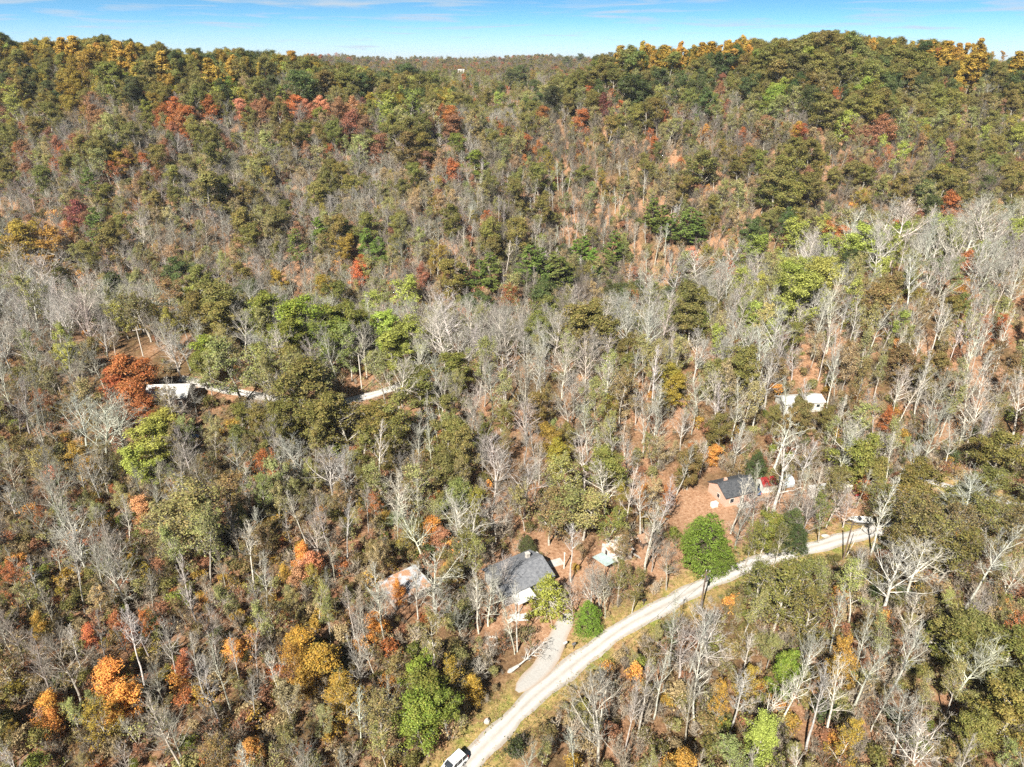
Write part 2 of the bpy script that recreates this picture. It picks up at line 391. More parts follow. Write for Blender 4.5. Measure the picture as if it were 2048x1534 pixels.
# ------------------------------------------------------------------ built things
FOOT = []
SHINGLE = mat('grey_shingle', (.10, .105, .12), (.20, .205, .22), 2.2, .9, .5, detail=8)
DSHINGLE = mat('dark_shingle', (.035, .038, .045), (.085, .088, .095), 2.0, .9, .5, detail=8)
WMETAL = mat('white_metal', (.44, .44, .43), (.58, .58, .57), .8, .45, .1)
GMETAL = mat('leafy_metal', (.36, .37, .39), (.34, .19, .11), .55, .7, .3, detail=9, lo=.44, hi=.52)
RMETAL = mat('red_metal', (.27, .022, .022), (.17, .02, .02), 1.2, .4, .1)
TMETAL = mat('teal_metal', (.40, .50, .50), (.30, .36, .35), .8, .5, .1)
WPAINT = mat('white_paint', (.64, .63, .60), (.50, .49, .45), 1.2, .6, .1)
GPAINT = mat('grey_siding', (.40, .40, .40), (.30, .30, .30), 1.5, .7, .2, stretch=(1, 1, 12))
DWOOD = mat('dark_boards', (.09, .06, .045), (.16, .11, .08), 2.5, .85, .4, stretch=(1, 1, .2))
LWOOD = mat('weathered_wood', (.42, .39, .35), (.28, .25, .22), 3, .85, .3)
POLEW = mat('pole_wood', (.10, .07, .055), (.18, .13, .10), 2, .9, .3, stretch=(1, 1, .1))
PALEW = mat('pale_pole_wood', (.62, .57, .50), (.46, .41, .36), 2, .9, .3, stretch=(1, 1, .1))
GLASS = mat('window_glass', (.02, .025, .03), (.035, .04, .05), 1, .08, 0, spec=.6)
CONC = mat('concrete', (.48, .46, .43), (.36, .34, .31), 1.5, .9, .3, detail=8)
BLACK = mat('black_rubber', (.02, .02, .02), (.035, .035, .035), 4, .8)
STEEL = mat('steel', (.45, .45, .46), (.32, .32, .33), 2, .35, 0, metal=.8)
CARW = mat('white_car_paint', (.83, .83, .83), (.80, .80, .80), .5, .22, 0, spec=.5)
CARR = mat('dark_red_paint', (.22, .015, .015), (.16, .012, .012), .5, .3, 0, spec=.5)
CARB = mat('blue_paint', (.05, .14, .32), (.04, .10, .24), .5, .3, 0, spec=.5)
TARP = mat('blue_grey_tarp', (.36, .43, .50), (.50, .56, .62), 1.0, .6, .2)
BTARP = mat('blue_tarp', (.03, .13, .42), (.05, .20, .55), 2.0, .5, .2)
STONE = mat('pale_stone', (.50, .47, .43), (.33, .30, .27), 2.5, .95, .6)
LAMP = mat('lamp_glass', (.6, .1, .08), (.5, .08, .06), 3, .2)

def brick_material():
    m, n, l = newmat('pink_brick'); b = n['Principled BSDF']; b.inputs['Roughness'].default_value = .9
    t = n.new('ShaderNodeTexCoord'); br = n.new('ShaderNodeTexBrick'); br.inputs['Scale'].default_value = 4
    br.inputs['Color1'].default_value = (.46, .25, .18, 1); br.inputs['Color2'].default_value = (.56, .34, .25, 1); br.inputs['Mortar'].default_value = (.5, .45, .40, 1)
    mpn = n.new('ShaderNodeMapping'); mpn.inputs['Rotation'].default_value = (R(90), 0, R(20)); l.new(t.outputs['Object'], mpn.inputs[0])
    l.new(mpn.outputs[0], br.inputs['Vector']); l.new(br.outputs[0], b.inputs['Base Color']); return m
BRICK = brick_material()

def spot(px, py, r, h=0.0):
    q = at(px, py, h); FOOT.append((q[0], q[1], r)); return q

def window(par, side, u, z, ww, hh, w, d, fm=WPAINT, nm='window', grid=0):
    """a framed pane set proud of wall 'f' (front), 'b', 'l' or 'r'"""
    t = .07
    if side in 'fb':
        y = (-d / 2 - t / 2) if side == 'f' else (d / 2 + t / 2); c = (u, y, z); dim = (ww, t, hh); pc = (u, y + (-.03 if side == 'f' else .03), z); pd = (ww * .82, t, hh * .82)
    else:
        x = (-w / 2 - t / 2) if side == 'l' else (w / 2 + t / 2); c = (x, u, z); dim = (t, ww, hh); pc = (x + (-.03 if side == 'l' else .03), u, z); pd = (t, ww * .82, hh * .82)
    f = MB().box(c, dim).build(nm, fm, par)
    MB().box(pc, pd).build('pane', GLASS, f); return f

def gable(name, label, cat, px, py, yaw, w, d, h, rise, wm, rm, over=.4, ribs=0, lift=0.0, wins=(), r=None, rh=0.0):
    q = spot(px, py, r or math.hypot(w, d) / 2 + 1.0, rh)
    b = empty(name, (q[0], q[1], q[2] - .15), R(yaw)); tag(b, label, cat); h += lift
    o = [(-d / 2, -1.2), (d / 2, -1.2), (d / 2, h), (0, h + rise), (-d / 2, h)]
    MB().prism(o, 'x', -w / 2, w / 2).build('wall', wm, b)
    s = rise / (d / 2); e = h - over * s
    rf = MB().prism([(-d / 2 - over, e + .03), (0, h + rise + .03), (d / 2 + over, e + .03), (d / 2 + over, e + .19), (0, h + rise + .21), (-d / 2 - over, e + .19)], 'x', -w / 2 - over, w / 2 + over)
    if ribs:
        for k in range(ribs + 1):
            x = -w / 2 - over + .05 + k * (w + 2 * over - .1) / ribs
            for sg in (-1, 1): rf.add([(x - .03, sg * (d / 2 + over), e + .195), (x + .03, sg * (d / 2 + over), e + .195), (x + .03, 0, h + rise + .215), (x - .03, 0, h + rise + .215), (x, sg * (d / 2 + over), e + .25), (x, 0, h + rise + .27)], [(0, 4, 5, 3), (4, 1, 2, 5)])
    else: rf.box((0, 0, h + rise + .21), (w + 2 * over, .3, .06))
    ro = rf.build('roof', rm, b)
    for wn in wins: window(b, *wn[:5], w, d, **(wn[5] if len(wn) > 5 else {}))
    return b, ro, h

# the grey roofed house by the driveway
hs_, ro, hh = gable('house', 'low house with a big grey shingle roof and a railed front deck by the driveway', 'house', 1036, 1166, 32, 10.2, 8.0, 2.8, 1.5, GPAINT, SHINGLE, .5,
    wins=[('f', -3.2, 1.6, 1.3, 1.2), ('f', 3.4, 1.6, 1.5, 1.2), ('l', 0, 1.6, 1.2, 1.2), ('r', -1.5, 1.6, 1.2, 1.2), ('f', .6, 1.15, 1.0, 2.0, {'nm': 'door'})], r=7.4)
MB().box((3.2, 1.6, hh + 1.35), (.7, .7, 1.5)).box((3.2, 1.6, hh + 2.13), (.85, .85, .1)).build('chimney', STONE, ro)
dk = MB()
for k in range(18): dk.box((.5 + k * .25, -5.45, .55), (.23, 2.5, .06))
for x in (.5, 2.6, 4.7):
    for y in (-6.6, -4.3): dk.box((x, y, -.2), (.14, .14, 1.45))
deck = dk.build('deck', LWOOD, hs_)
rl = MB()
for x in np.arange(.5, 4.76, .53): rl.box((x, -6.62, 1.05), (.07, .07, .95))
for y in (-5.9, -5.2): rl.box((.45, y, 1.05), (.07, .07, .95)); rl.box((4.8, y, 1.05), (.07, .07, .95))
rl.box((2.6, -6.62, 1.55), (4.5, .1, .07)); rl.box((2.6, -6.62, 1.05), (4.5, .05, .06)); rl.box((4.8, -5.5, 1.55), (.1, 2.2, .07)); rl.box((.45, -5.5, 1.55), (.1, 2.2, .07))
rl.build('railing', mat('dark_rail', (.06, .06, .065), (.1, .1, .1), 3, .7), hs_)
aw = MB().box((-2.2, -5.4, 2.35), (4.0, 2.9, .1), M=Matrix.Rotation(R(9), 4, 'X'))
for k in range(9): aw.box((-4.1 + k * .47, -5.4, 2.43), (.06, 2.9, .05), M=Matrix.Rotation(R(9), 4, 'X'))
awn = aw.build('porch_roof', WMETAL, hs_)
for x in (-4.0, -.4): MB().box((x, -6.6, .95), (.12, .12, 2.3)).build('post', WPAINT, hs_)
st = MB()
for k in range(4): st.box((3.2, -6.95 - k * .28, .42 - k * .2), (1.4, .28, .08))
for x in (2.55, 3.85): st.box((x, -7.3, .12), (.06, 1.3, .5), M=Matrix.Rotation(R(35), 4, 'X'))
st.build('step', LWOOD, hs_)
MB().box((5.9, 2.2, 1.0), (1.6, 2.6, 2.4)).build('side_room', GPAINT, hs_)
MB().box((5.9, 2.2, 2.27), (1.9, 2.9, .1)).build('side_roof', WMETAL, hs_)

# outbuilding with a leaf covered metal roof
q = spot(812, 1187, 6.0); b = empty('shed', (q[0], q[1], q[2] - .1), R(37)); tag(b, 'low outbuilding whose flat grey metal roof is half buried in brown leaves', 'shed')
MB().prism([(-2.9, -1), (2.9, -1), (2.9, 2.75), (-2.9, 2.2)], 'x', -3.7, 3.7).build('wall', LWOOD, b)
rf = MB().prism([(-3.2, 2.2), (3.2, 2.82), (3.2, 2.92), (-3.2, 2.30)], 'x', -4.0, 4.0)
for k in range(17):
    x = -3.95 + k * 7.9 / 16; rf.add([(x - .04, -3.2, 2.305), (x + .04, -3.2, 2.305), (x + .04, 3.2, 2.925), (x - .04, 3.2, 2.925), (x, -3.2, 2.35), (x, 3.2, 2.97)], [(0, 4, 5, 3), (4, 1, 2, 5)])
rf.build('roof', GMETAL, b)
for u in (-1.8, 1.6): window(b, 'f', u, 1.25, 1.0, .9, 7.4, 5.8)
MB().box((-3.74, 0, 1.0), (.07, 1.0, 2.0)).build('door', DWOOD, b)
MB().box((4.6, -3.6, .35), (1.5, .9, .8)).box((4.6, -3.6, .78), (1.7, 1.1, .06)).build('white_cabinet', WPAINT, b)

# small white building above the bend
q = spot(1233, 1110, 4.2); b = empty('shed', (q[0], q[1], q[2] - .1), R(24)); tag(b, 'small white walled shed with leaves on its roof, left of the big green cedar', 'shed')
MB().prism([(-2.1, -1), (2.1, -1), (2.1, 2.9), (-2.1, 2.4)], 'x', -2.3, 2.3).build('wall', WPAINT, b)
MB().prism([(-2.35, 2.38), (2.35, 2.94), (2.35, 3.05), (-2.35, 2.49)], 'x', -2.6, 2.6).build('roof', mat('leafy_white_roof', (.56, .54, .50), (.33, .19, .11), .9, .7, .2, detail=9, lo=.42, hi=.55), b)
for u in (-1.1, .9): window(b, 'f', u, 1.4, .55, .7, 4.6, 4.2)
window(b, 'l', 0.2, 1.1, .9, 2.0, 4.6, 4.2, nm='door')
sp_ = MB()
for k in range(4): sp_.box((3.0 + k * .3, -2.2 - k * .05, .7 - k * .22), (.3, 1.1, .08))
sp_.build('step', LWOOD, b)
q = spot(1290, 1092, 2.4); o = empty('shed', (q[0], q[1], q[2] - .1), R(20)); tag(o, 'brown lean-to under leaves between the white shed and the big cedar', 'shed')
for x in (-1.1, 1.1):
    for y, hh_ in ((-.9, 2.1), (.9, 2.4)): MB().box((x, y, hh_ / 2 - .1), (.14, .14, hh_)).build('post', DWOOD, o)
MB().box((0, 0, 2.2), (2.9, 2.5, .1), M=Matrix.Rotation(R(9), 4, 'X')).build('roof', mat('brown_roof', (.20, .12, .08), (.40, .24, .15), 1.5, .8, .3, detail=8), o)
MB().box((0, .3, .5), (1.9, .9, .7)).box((0, .3, .95), (1.3, .8, .25)).build('firewood', DWOOD, o)
q = spot(1272, 1088, 1.0); tag(MB().tube((-2.6, -.8, 1.2), (2.6, 1.0, 1.55), .07).tube((-2.6, -.8, 0), (-2.6, -.8, 1.25), .05).tube((2.6, 1.0, 0), (2.6, 1.0, 1.6), .05).build('rail', WPAINT), 'white rail on two posts running from the small white shed up the leafy slope', 'rail').location = tuple(q)

# pale teal carport roof
q = spot(1207, 1137, 2.8); b = empty('carport', (q[0], q[1], q[2]), R(35)); tag(b, 'open carport with a pale teal metal roof behind bare shrubs', 'carport')
rf = MB().box((0, 0, 2.35), (2.6, 4.0, .08), M=Matrix.Rotation(R(-6), 4, 'X'))
for k in range(7): rf.box((-1.2 + k * .4, 0, 2.42), (.05, 4.0, .05), M=Matrix.Rotation(R(-6), 4, 'X'))
rf.build('roof', TMETAL, b)
for x in (-1.15, 1.15):
    for y in (-1.8, 1.8): MB().box((x, y, 1.05), (.1, .1, 2.5)).build('post', STEEL, b)

# slab and post behind the grey house
q = spot(1111, 1126, 2.2); o = MB().box((0, 0, .06), (3.0, 1.9, .22)).build('concrete_slab', CONC, bevel=.03); o.location = tuple(q); o.rotation_euler = (0, 0, R(22)); tag(o, 'bare concrete slab lying among leaves behind the grey house', 'slab')
q = spot(1128, 1137, .8); o = MB().tube((0, 0, -.3), (0, 0, 3.8), .13, .11, 10).box((0, 0, 3.85), (.3, .3, .1)).build('post', WPAINT); o.location = tuple(q); tag(o, 'white upright post beside the concrete slab', 'post')

# brick house
b, ro, hh = gable('house', 'pink brick house with a dark shingle roof above the big green cedar', 'house', 1463, 992, 20, 8.4, 6.6, 2.9, 1.7, BRICK, DSHINGLE, .35,
    wins=[('f', -2.6, 1.7, 1.1, 1.2), ('f', 2.6, 1.7, 1.1, 1.2), ('f', 0.2, 1.15, 1.0, 2.0, {'nm': 'door'}), ('l', -.6, 1.7, 1.0, 1.1), ('r', 0, 1.7, 1.0, 1.1)])
MB().box((-2.0, .5, hh + 1.7), (.6, .6, 1.3)).build('chimney', BRICK, ro)
pz = MB().box((0.4, -4.3, .1), (3.0, 1.9, .5)).build('porch', CONC, b)
q = spot(1428, 1013, 1.2); o = MB().box((0, 0, .5), (1.5, .95, 1.1)).box((0, 0, 1.09), (1.6, 1.05, .08)).box((.78, 0, .55), (.06, .7, .7)).build('white_tank_box', WPAINT, bevel=.04); o.name = 'utility_box'; o.location = tuple(q); o.rotation_euler = (0, 0, R(20)); tag(o, 'white utility box standing at the left end of the brick house', 'box')

# red roofed shed
b, ro, hh = gable('shed', 'little shed with a bright red metal roof and white gable beside the tall bare tree', 'shed', 1531, 977, 14, 3.6, 3.2, 2.0, 1.3, WPAINT, RMETAL, .15, ribs=9, wins=[('l', 0, 1.05, .9, 1.8, {'nm': 'door'})], r=3.0)
# arched tarp shelter
q = spot(1564, 970, 2.8); b = empty('shelter', (q[0], q[1], q[2]), R(18)); tag(b, 'arched blue grey tarp shelter behind the red shed', 'shelter')
rings = [[(x, 1.7 * math.cos(a), .9 + 1.5 * math.sin(a)) for a in np.linspace(0, math.pi, 13)] + [(x, -1.62, .2), (x, -1.55, .9)] + [(x, 1.6 * math.cos(a), .9 + 1.42 * math.sin(a)) for a in np.linspace(math.pi, 0, 13)] + [(x, 1.62, .2)] for x in (-2.1, -.7, .7, 2.1)]
MB().loft(rings).build('tarp', TARP, b)
for x in (-2.0, 2.0):
    for y in (-1.64, 1.64): MB().tube((x, y, -.2), (x, y, 1.0), .05).build('leg', STEEL, b)
# white latticed porch
q = spot(1636, 992, 3.6); b = empty('garden_house', (q[0], q[1], q[2]), R(12)); tag(b, 'white garden house with a wall of small square panes, right of the pale bare tree', 'garden house')
MB().box((0, 0, 1.1), (4.6, 1.6, 2.8)).build('wall', WPAINT, b)
MB().box((0, .1, 2.55), (4.9, 1.75, .1), M=Matrix.Rotation(R(4), 4, 'X')).build('roof', WMETAL, b)
wf = MB().box((.3, -.84, 1.35), (3.7, .08, 2.0)).build('window_panel', WPAINT, b)
for i in range(5):
    for j in range(3): MB().box((.3 - 1.4 + i * .7, -.87, .75 + j * .6), (.52, .07, .42)).build('pane', GLASS, wf)
q = spot(1686, 984, 2.2); b = empty('trailer', (q[0], q[1], q[2]), R(14)); tag(b, 'small white box trailer half hidden by the dark oak right of the garden house', 'trailer')
MB().box((0, 0, 1.35), (3.2, 1.9, 1.7)).build('body', WPAINT, b, bevel=.08)
for x in (-.1,):
    for y in (-.97, .97): MB().tube((x, y - .08, .34), (x, y + .08, .34), .34, n=16).build('wheel', BLACK, b)
MB().tube((-1.6, 0, .5), (-2.7, 0, .42), .05).build('drawbar', STEEL, b)
MB().box((0, -.955, 1.5), (1.0, .05, .7)).build('window', GLASS, b)

# cabin with the white metal roof
b, ro, hh = gable('cabin', 'dark board cabin with a bright white metal roof beside the big rust coloured tree', 'cabin', 347, 806, 4, 10.4, 7.4, 3.0, 2.0, DWOOD, WMETAL, .5, ribs=14, lift=.7, wins=[('f', -2.6, 2.0, 1.2, 1.1), ('f', 1.2, 2.0, 1.2, 1.1), ('f', 3.6, 1.6, 1.0, 2.0, {'nm': 'door'}), ('r', 0, 2.0, 1.2, 1.1)], r=7.5)
dk = MB()
for k in range(24): dk.box((-4.6 + k * .4, -4.9, .5), (.38, 2.2, .08))
dk.build('porch', LWOOD, b)
for x in np.linspace(-4.6, 4.6, 5): MB().box((x, -5.9, .6), (.14, .14, 2.4)).build('post', DWOOD, b)
MB().box((0, -5.92, 1.45), (9.3, .08, .08)).box((0, -5.92, 1.0), (9.3, .06, .06)).build('railing', DWOOD, b)
q = spot(390, 874, 1.2); rr_ = np.random.default_rng(3)
o = MB().loft([[(x, .8 * math.cos(a) * w_, max(0, .75 * math.sin(a) * w_ + rr_.normal(0, .05))) for a in np.linspace(-.3, math.pi + .3, 9)] for x, w_ in ((-1.2, .4), (-.8, .9), (0, 1.0), (.7, .85), (1.1, .35))]).build('tarp', BTARP); o.location = tuple(q); tag(o, 'crumpled blue tarp on a heap below the white roofed cabin', 'tarp')
# half hidden white house
b, ro, hh = gable('house', 'long white house half hidden by trees on the right hand slope', 'house', 1597, 814, 8, 11.5, 5.0, 2.6, .9, WPAINT, WMETAL, .3, ribs=16, wins=[('f', -4.2, 1.6, 1.1, 1.0), ('f', -1.2, 1.6, 1.1, 1.0), ('f', 1.4, 1.1, .95, 2.0, {'nm': 'door'}), ('f', 4.0, 1.6, 1.1, 1.0)], r=6.0)
# far white house in the saddle
for px_, py_, w_ in ((922, 138, 9.0),):
    q = at(px_, py_, 14)
    bb = empty('house', (q[0], q[1], q[2]), R(6)); FOOT.append((q[0], q[1], 7)); tag(bb, 'tiny white house on the distant ridge beyond the saddle' if w_ > 6 else 'tiny white outbuilding left of the distant ridge house', 'house')
    MB().prism([(-3, -1), (3, -1), (3, 13), (0, 13.7), (-3, 13)], 'x', -w_ / 2, w_ / 2).build('wall', WPAINT, bb)
    MB().prism([(-3.4, 12.9), (0, 13.75), (3.4, 12.9), (3.4, 13.05), (0, 13.95), (-3.4, 13.05)], 'x', -w_ / 2 - .3, w_ / 2 + .3).build('roof', WMETAL, bb)

# ---- vehicles
def car(label, cat, name, q, yaw, paint, Ln=4.8, wd=1.92, ht=1.74, stripes=False, pickup=False):
    b = empty(name, (q[0], q[1], q[2] + .06), yaw); tag(b, label, cat)
    hw = wd / 2; hl = Ln / 2
    def ring(x, z0, z1, w0, w1, e=.12): return [(x, -w0, z0), (x, -w1, z1 - e), (x, -w1 + e, z1), (x, w1 - e, z1), (x, w1, z1 - e), (x, w0, z0), (x, w0 - .2, z0 - .1), (x, -w0 + .2, z0 - .1)]
    st_ = [(-hl, .55, .92, .86, .82), (-hl + .12, .42, 1.02, .96, .94), (-hl * .55, .38, 1.06, 1.0, .98), (0, .38, 1.06, 1.0, .98), (hl * .42, .38, 1.06, 1.0, .97), (hl * .62, .38, 1.0, .98, .94), (hl - .2, .42, .90, .95, .90), (hl, .5, .78, .80, .78)]
    MB().loft([ring(x, z0, z1, hw * a, hw * c) for x, z0, z1, a, c in st_]).build('body', paint, b, smooth=False, bevel=.02)
    x0, x1 = (-hl * .30, hl * .40) if pickup else (-hl * .93, hl * .40)
    def cring(x, z, w_): return [(x, -w_, z), (x, w_, z)]
    za, zb = 1.05, ht; t0, t1 = (x0 + .25, x1 - .72)
    wa, wb = hw * .94, hw * .76
    V = [(x0, -wa, za), (x1, -wa, za), (x1, wa, za), (x0, wa, za), (t0, -wb, zb - .06), (t1, -wb, zb - .06), (t1, wb, zb - .06), (t0, wb, zb - .06)]
    MB().add(V, [(3, 2, 1, 0), (4, 5, 6, 7), (0, 1, 5, 4), (1, 2, 6, 5), (2, 3, 7, 6), (3, 0, 4, 7)]).build('cabin', paint, b, bevel=.05)
    def lerp(p, q_, t): return tuple(p[i] + (q_[i] - p[i]) * t for i in range(3))
    def pane(a, c, d, e, nm, off):           # inset glass a little proud of its side
        P = [a, c, d, e]; cen = tuple(sum(p[i] for p in P) / 4 for i in range(3)); o_ = Vector(off)
        I = [Vector(lerp(cen, p, .86)) + o_ * .035 for p in P]; O = [v - o_ * .06 for v in I]
        MB().add(I + O, [(0, 1, 2, 3), (7, 6, 5, 4), (0, 4, 5, 1), (1, 5, 6, 2), (2, 6, 7, 3), (3, 7, 4, 0)]).build(nm, GLASS, b)
    pane(V[1], V[2], V[6], V[5], 'windshield', (.8, 0, .6)); pane(V[3], V[0], V[4], V[7], 'rear_window', (-.95, 0, .3))
    for s, (i0, i1, j1, j0) in ((-1, (0, 1, 5, 4)), (1, (3, 2, 6, 7))):
        n_ = 1 if pickup else 3
        for k in range(n_):
            f0, f1 = k / n_, (k + 1) / n_
            pane(lerp(V[i0], V[i1], f0), lerp(V[i0], V[i1], f1), lerp(V[j0], V[j1], f1), lerp(V[j0], V[j1], f0), 'side_window', (0, s * .95, .3))
    for x in (-hl * .60, hl * .62):
        for s in (-1, 1):
            wh = MB().tube((x, s * (hw - .24), .36), (x, s * (hw + .02), .36), .36, n=20).build('wheel', BLACK, b, bevel=.02)
            MB().tube((x, s * (hw - .02), .36), (x, s * (hw + .035), .36), .22, .20, n=14).build('rim', STEEL, wh)
    for s in (-1, 1):
        MB().box((hl - .08, s * hw * .66, .76), (.16, .34, .14)).build('headlight', GLASS if False else STEEL, b)
        MB().box((-hl + .03, s * hw * .76, .84), (.12, .22, .3)).build('tail_light', LAMP, b)
        MB().box((x1 - .35, s * (hw + .1), 1.1), (.14, .2, .16)).build('mirror', BLACK if stripes else paint, b, bevel=.02)
        if not pickup: MB().tube((t0 + .15, s * wb * .9, zb + .05), (t1 - .1, s * wb * .9, zb + .05), .03).build('roof_rail', BLACK, b)
    MB().box((hl - .02, 0, .62), (.1, wd * .6, .2)).build('grille', BLACK, b)
    MB().box((-hl - .02, 0, .5), (.12, wd * .8, .2)).build('bumper', BLACK, b)
    if not pickup and stripes:
        MB().box((-.35, -.02, zb - .035), (.05, 2 * wb * .9, .012)).box((.25, -.02, zb - .035), (.04, 2 * wb * .9, .012)).build('roof_seam', BLACK, b)
        for y in (-.32, .32): MB().box((hl * .58, y, 1.035), (hl * .42, .26, .03), M=Matrix.Rotation(R(4), 4, 'Y')).build('hood_stripe', BLACK, b)
    if pickup: MB().box((-hl * .62, 0, 1.07), (hl * .58, wd * .8, .03)).build('bed', BLACK, b)
    FOOT.append((q[0], q[1], 3.6)); return b
car('white sport utility car with black hood stripes beside the road at the bottom edge', 'car', 'car', at(905, 1537), math.atan2(-.74, -.68), CARW, stripes=True)
car('dark red pickup truck half hidden under the dark oak right of the white trailer', 'truck', 'pickup_truck', at(1727, 990), R(186), CARR, Ln=5.2, ht=1.75, pickup=True)
car('small blue car parked between the brick house and the red shed', 'car', 'car', at(1508, 985), R(100), CARB, Ln=3.9, wd=1.7, ht=1.5)

# boat on its trailer
q = spot(1719, 1049, 3.2); b = empty('boat', (q[0], q[1], q[2] + .45), R(176)); tag(b, 'white motor boat with a dark trim line standing on its trailer above the gravel road', 'boat')
def hull(x, w_, zk, zs): return [(x, 0, zk), (x, -w_ * .8, zk + .28), (x, -w_, zs), (x, -w_ + .07, zs + .04), (x, -w_ + .14, zs - .12), (x, w_ - .14, zs - .12), (x, w_ - .07, zs + .04), (x, w_, zs), (x, w_ * .8, zk + .28)]
MB().loft([hull(-2.5, .98, .25, .95), hull(-1.2, 1.05, .22, .95), hull(.4, 1.05, .22, 1.0), hull(1.5, .82, .32, 1.08), hull(2.2, .45, .55, 1.16), hull(2.6, .16, .9, 1.22)]).build('hull', CARW, b)
MB().loft([[(x, s * (w_ + .012), z) for s in (-1, 1) for z in ((zs - .26, zs - .12) if s < 0 else (zs - .12, zs - .26))] for x, w_, zs in ((-2.5, .985, .95), (-1.2, 1.04, .95), (.4, 1.04, 1.0), (1.5, .82, 1.08), (2.2, .46, 1.16))]).build('trim_band', BLACK, b)
MB().add([(.5, -.75, .98), (.5, .75, .98), (.1, .68, 1.5), (.1, -.68, 1.5), (.55, -.75, .98), (.55, .75, .98), (.15, .68, 1.5), (.15, -.68, 1.5)], [(0, 1, 2, 3), (7, 6, 5, 4), (0, 3, 7, 4), (1, 5, 6, 2), (3, 2, 6, 7)]).build('windshield', GLASS, b)
for s in (-.42, .42): MB().box((-.6, s, .98), (.5, .5, .3)).box((-.86, s, 1.25), (.1, .5, .5)).build('seat', WPAINT, b, bevel=.04)
MB().box((-1.9, 0, 1.0), (.9, 1.5, .3)).build('engine_cover', WPAINT, b, bevel=.06)
MB().box((-2.75, 0, .95), (.4, .36, .6)).box((-2.8, 0, .4), (.2, .14, .7)).build('outboard_motor', BLACK, b, bevel=.05)
MB().loft([[(x, w_ * c_, z + .22 * (1 - abs(c_))) for c_ in (-1, -.5, 0, .5, 1)] + [(x, w_ * c_, z - .03) for c_ in (1, 0, -1)] for x, w_, z in ((.9, .86, 1.06), (1.6, .66, 1.12), (2.2, .36, 1.19))]).build('bow_cover', mat('mottled_canvas', (.55, .55, .52), (.10, .10, .09), 2.2, .8, .2, lo=.46, hi=.54), b)
t_ = empty('boat_trailer', (q[0], q[1], q[2]), R(176)); tag(t_, 'low steel trailer that carries the white motor boat', 'trailer')
MB().box((0, -.7, .45), (4.6, .1, .1)).box((0, .7, .45), (4.6, .1, .1)).box((-1, 0, .42), (.1, 1.9, .1)).box((1.4, 0, .45), (.1, 1.4, .1)).tube((2.2, -.7, .45), (3.6, 0, .42), .05).tube((2.2, .7, .45), (3.6, 0, .42), .05).build('frame', STEEL, t_)
for s in (-1, 1): MB().tube((-1, s * .92 - .09, .3), (-1, s * .92 + .09, .3), .3, n=18).build('wheel', BLACK, t_)

# ---- poles and lines
def pole(q, h, m, label, arm=True, box=False, r=.16):
    b = empty('utility_pole', tuple(q), R(35)); tag(b, label, 'utility pole')
    MB().tube((0, 0, -.5), (0, 0, h), r, r * .72, 12).build('pole', m, b)
    if arm:
        MB().box((0, 0, h - .7), (2.2, .12, .14)).build('crossarm', m, b)
        for x in (-1.0, 0, 1.0): MB().tube((x, 0, h - .63 if x else h), (x, 0, h - .38 if x else h + .25), .06, .045, 8).build('insulator', mat('porcelain', (.55, .55, .52), (.5, .5, .48), 3, .3), b)
    if box:
        MB().tube((.32, 0, h - 2.3), (.32, 0, h - 1.35), .24, .24, 14).build('transformer', STEEL, b)
        MB().box((.15, .1, h - 3.6), (.3, .2, .45)).build('meter_box', STEEL, b)
    FOOT.append((q[0], q[1], 1.2)); return b
PA = at(1398, 1237); pole(PA, 11.0, POLEW, 'dark wooden utility pole with a transformer standing below the road bend', box=True)
PB = at(1686, 1119); pole(PB, 9.6, POLEW, 'thin dark utility pole across the road from the boat', arm=False, r=.15)
PCp = at(1691, 1114); o = MB().tube((0, 0, -.3), (1.6, -.4, 8.2), .10, .06, 8).build('pale_stake', PALEW); o.name = 'leaning_stake'; o.location = tuple(PCp); tag(o, 'pale leaning stake right beside the thin dark utility pole', 'stake')
PD = at(724, 781); pole(PD, 11.0, PALEW, 'pale wooden utility pole on red ground beside the back lane', arm=False, box=True, r=.17)
PE = at(289, 722, 0); pole(PE, 10.5, PALEW, 'pale utility pole with a crossarm behind the big rust coloured tree')
def wire(a, c, sag, label, nm='power_line'):
    a = Vector(a); c = Vector(c); mb = MB(); p = a
    for k in range(1, 17):
        t = k / 16; q_ = a.lerp(c, t) - Vector((0, 0, 4 * sag * t * (1 - t))); mb.tube(p, q_, .022, n=4); p = q_
    tag(mb.build(nm, BLACK), label, 'power line')
zA = PA + np.array([0, 0, 11.1]); zB = PB + np.array([0, 0, 9.5])
wire(zA, zB, 1.0, 'power line from the dark pole with the transformer to the thin dark pole')
f_ = zA + np.array([-62., -58, 0]); f_[2] = zA[2] - .5; wire(zA, f_, 1.6, 'power line leaving the dark pole with the transformer towards the white car')
wire(PE + np.array([0, 0, 10.5]), PD + np.array([0, 0, 10.6]), 2.0, 'power line between the two pale poles by the back lane')

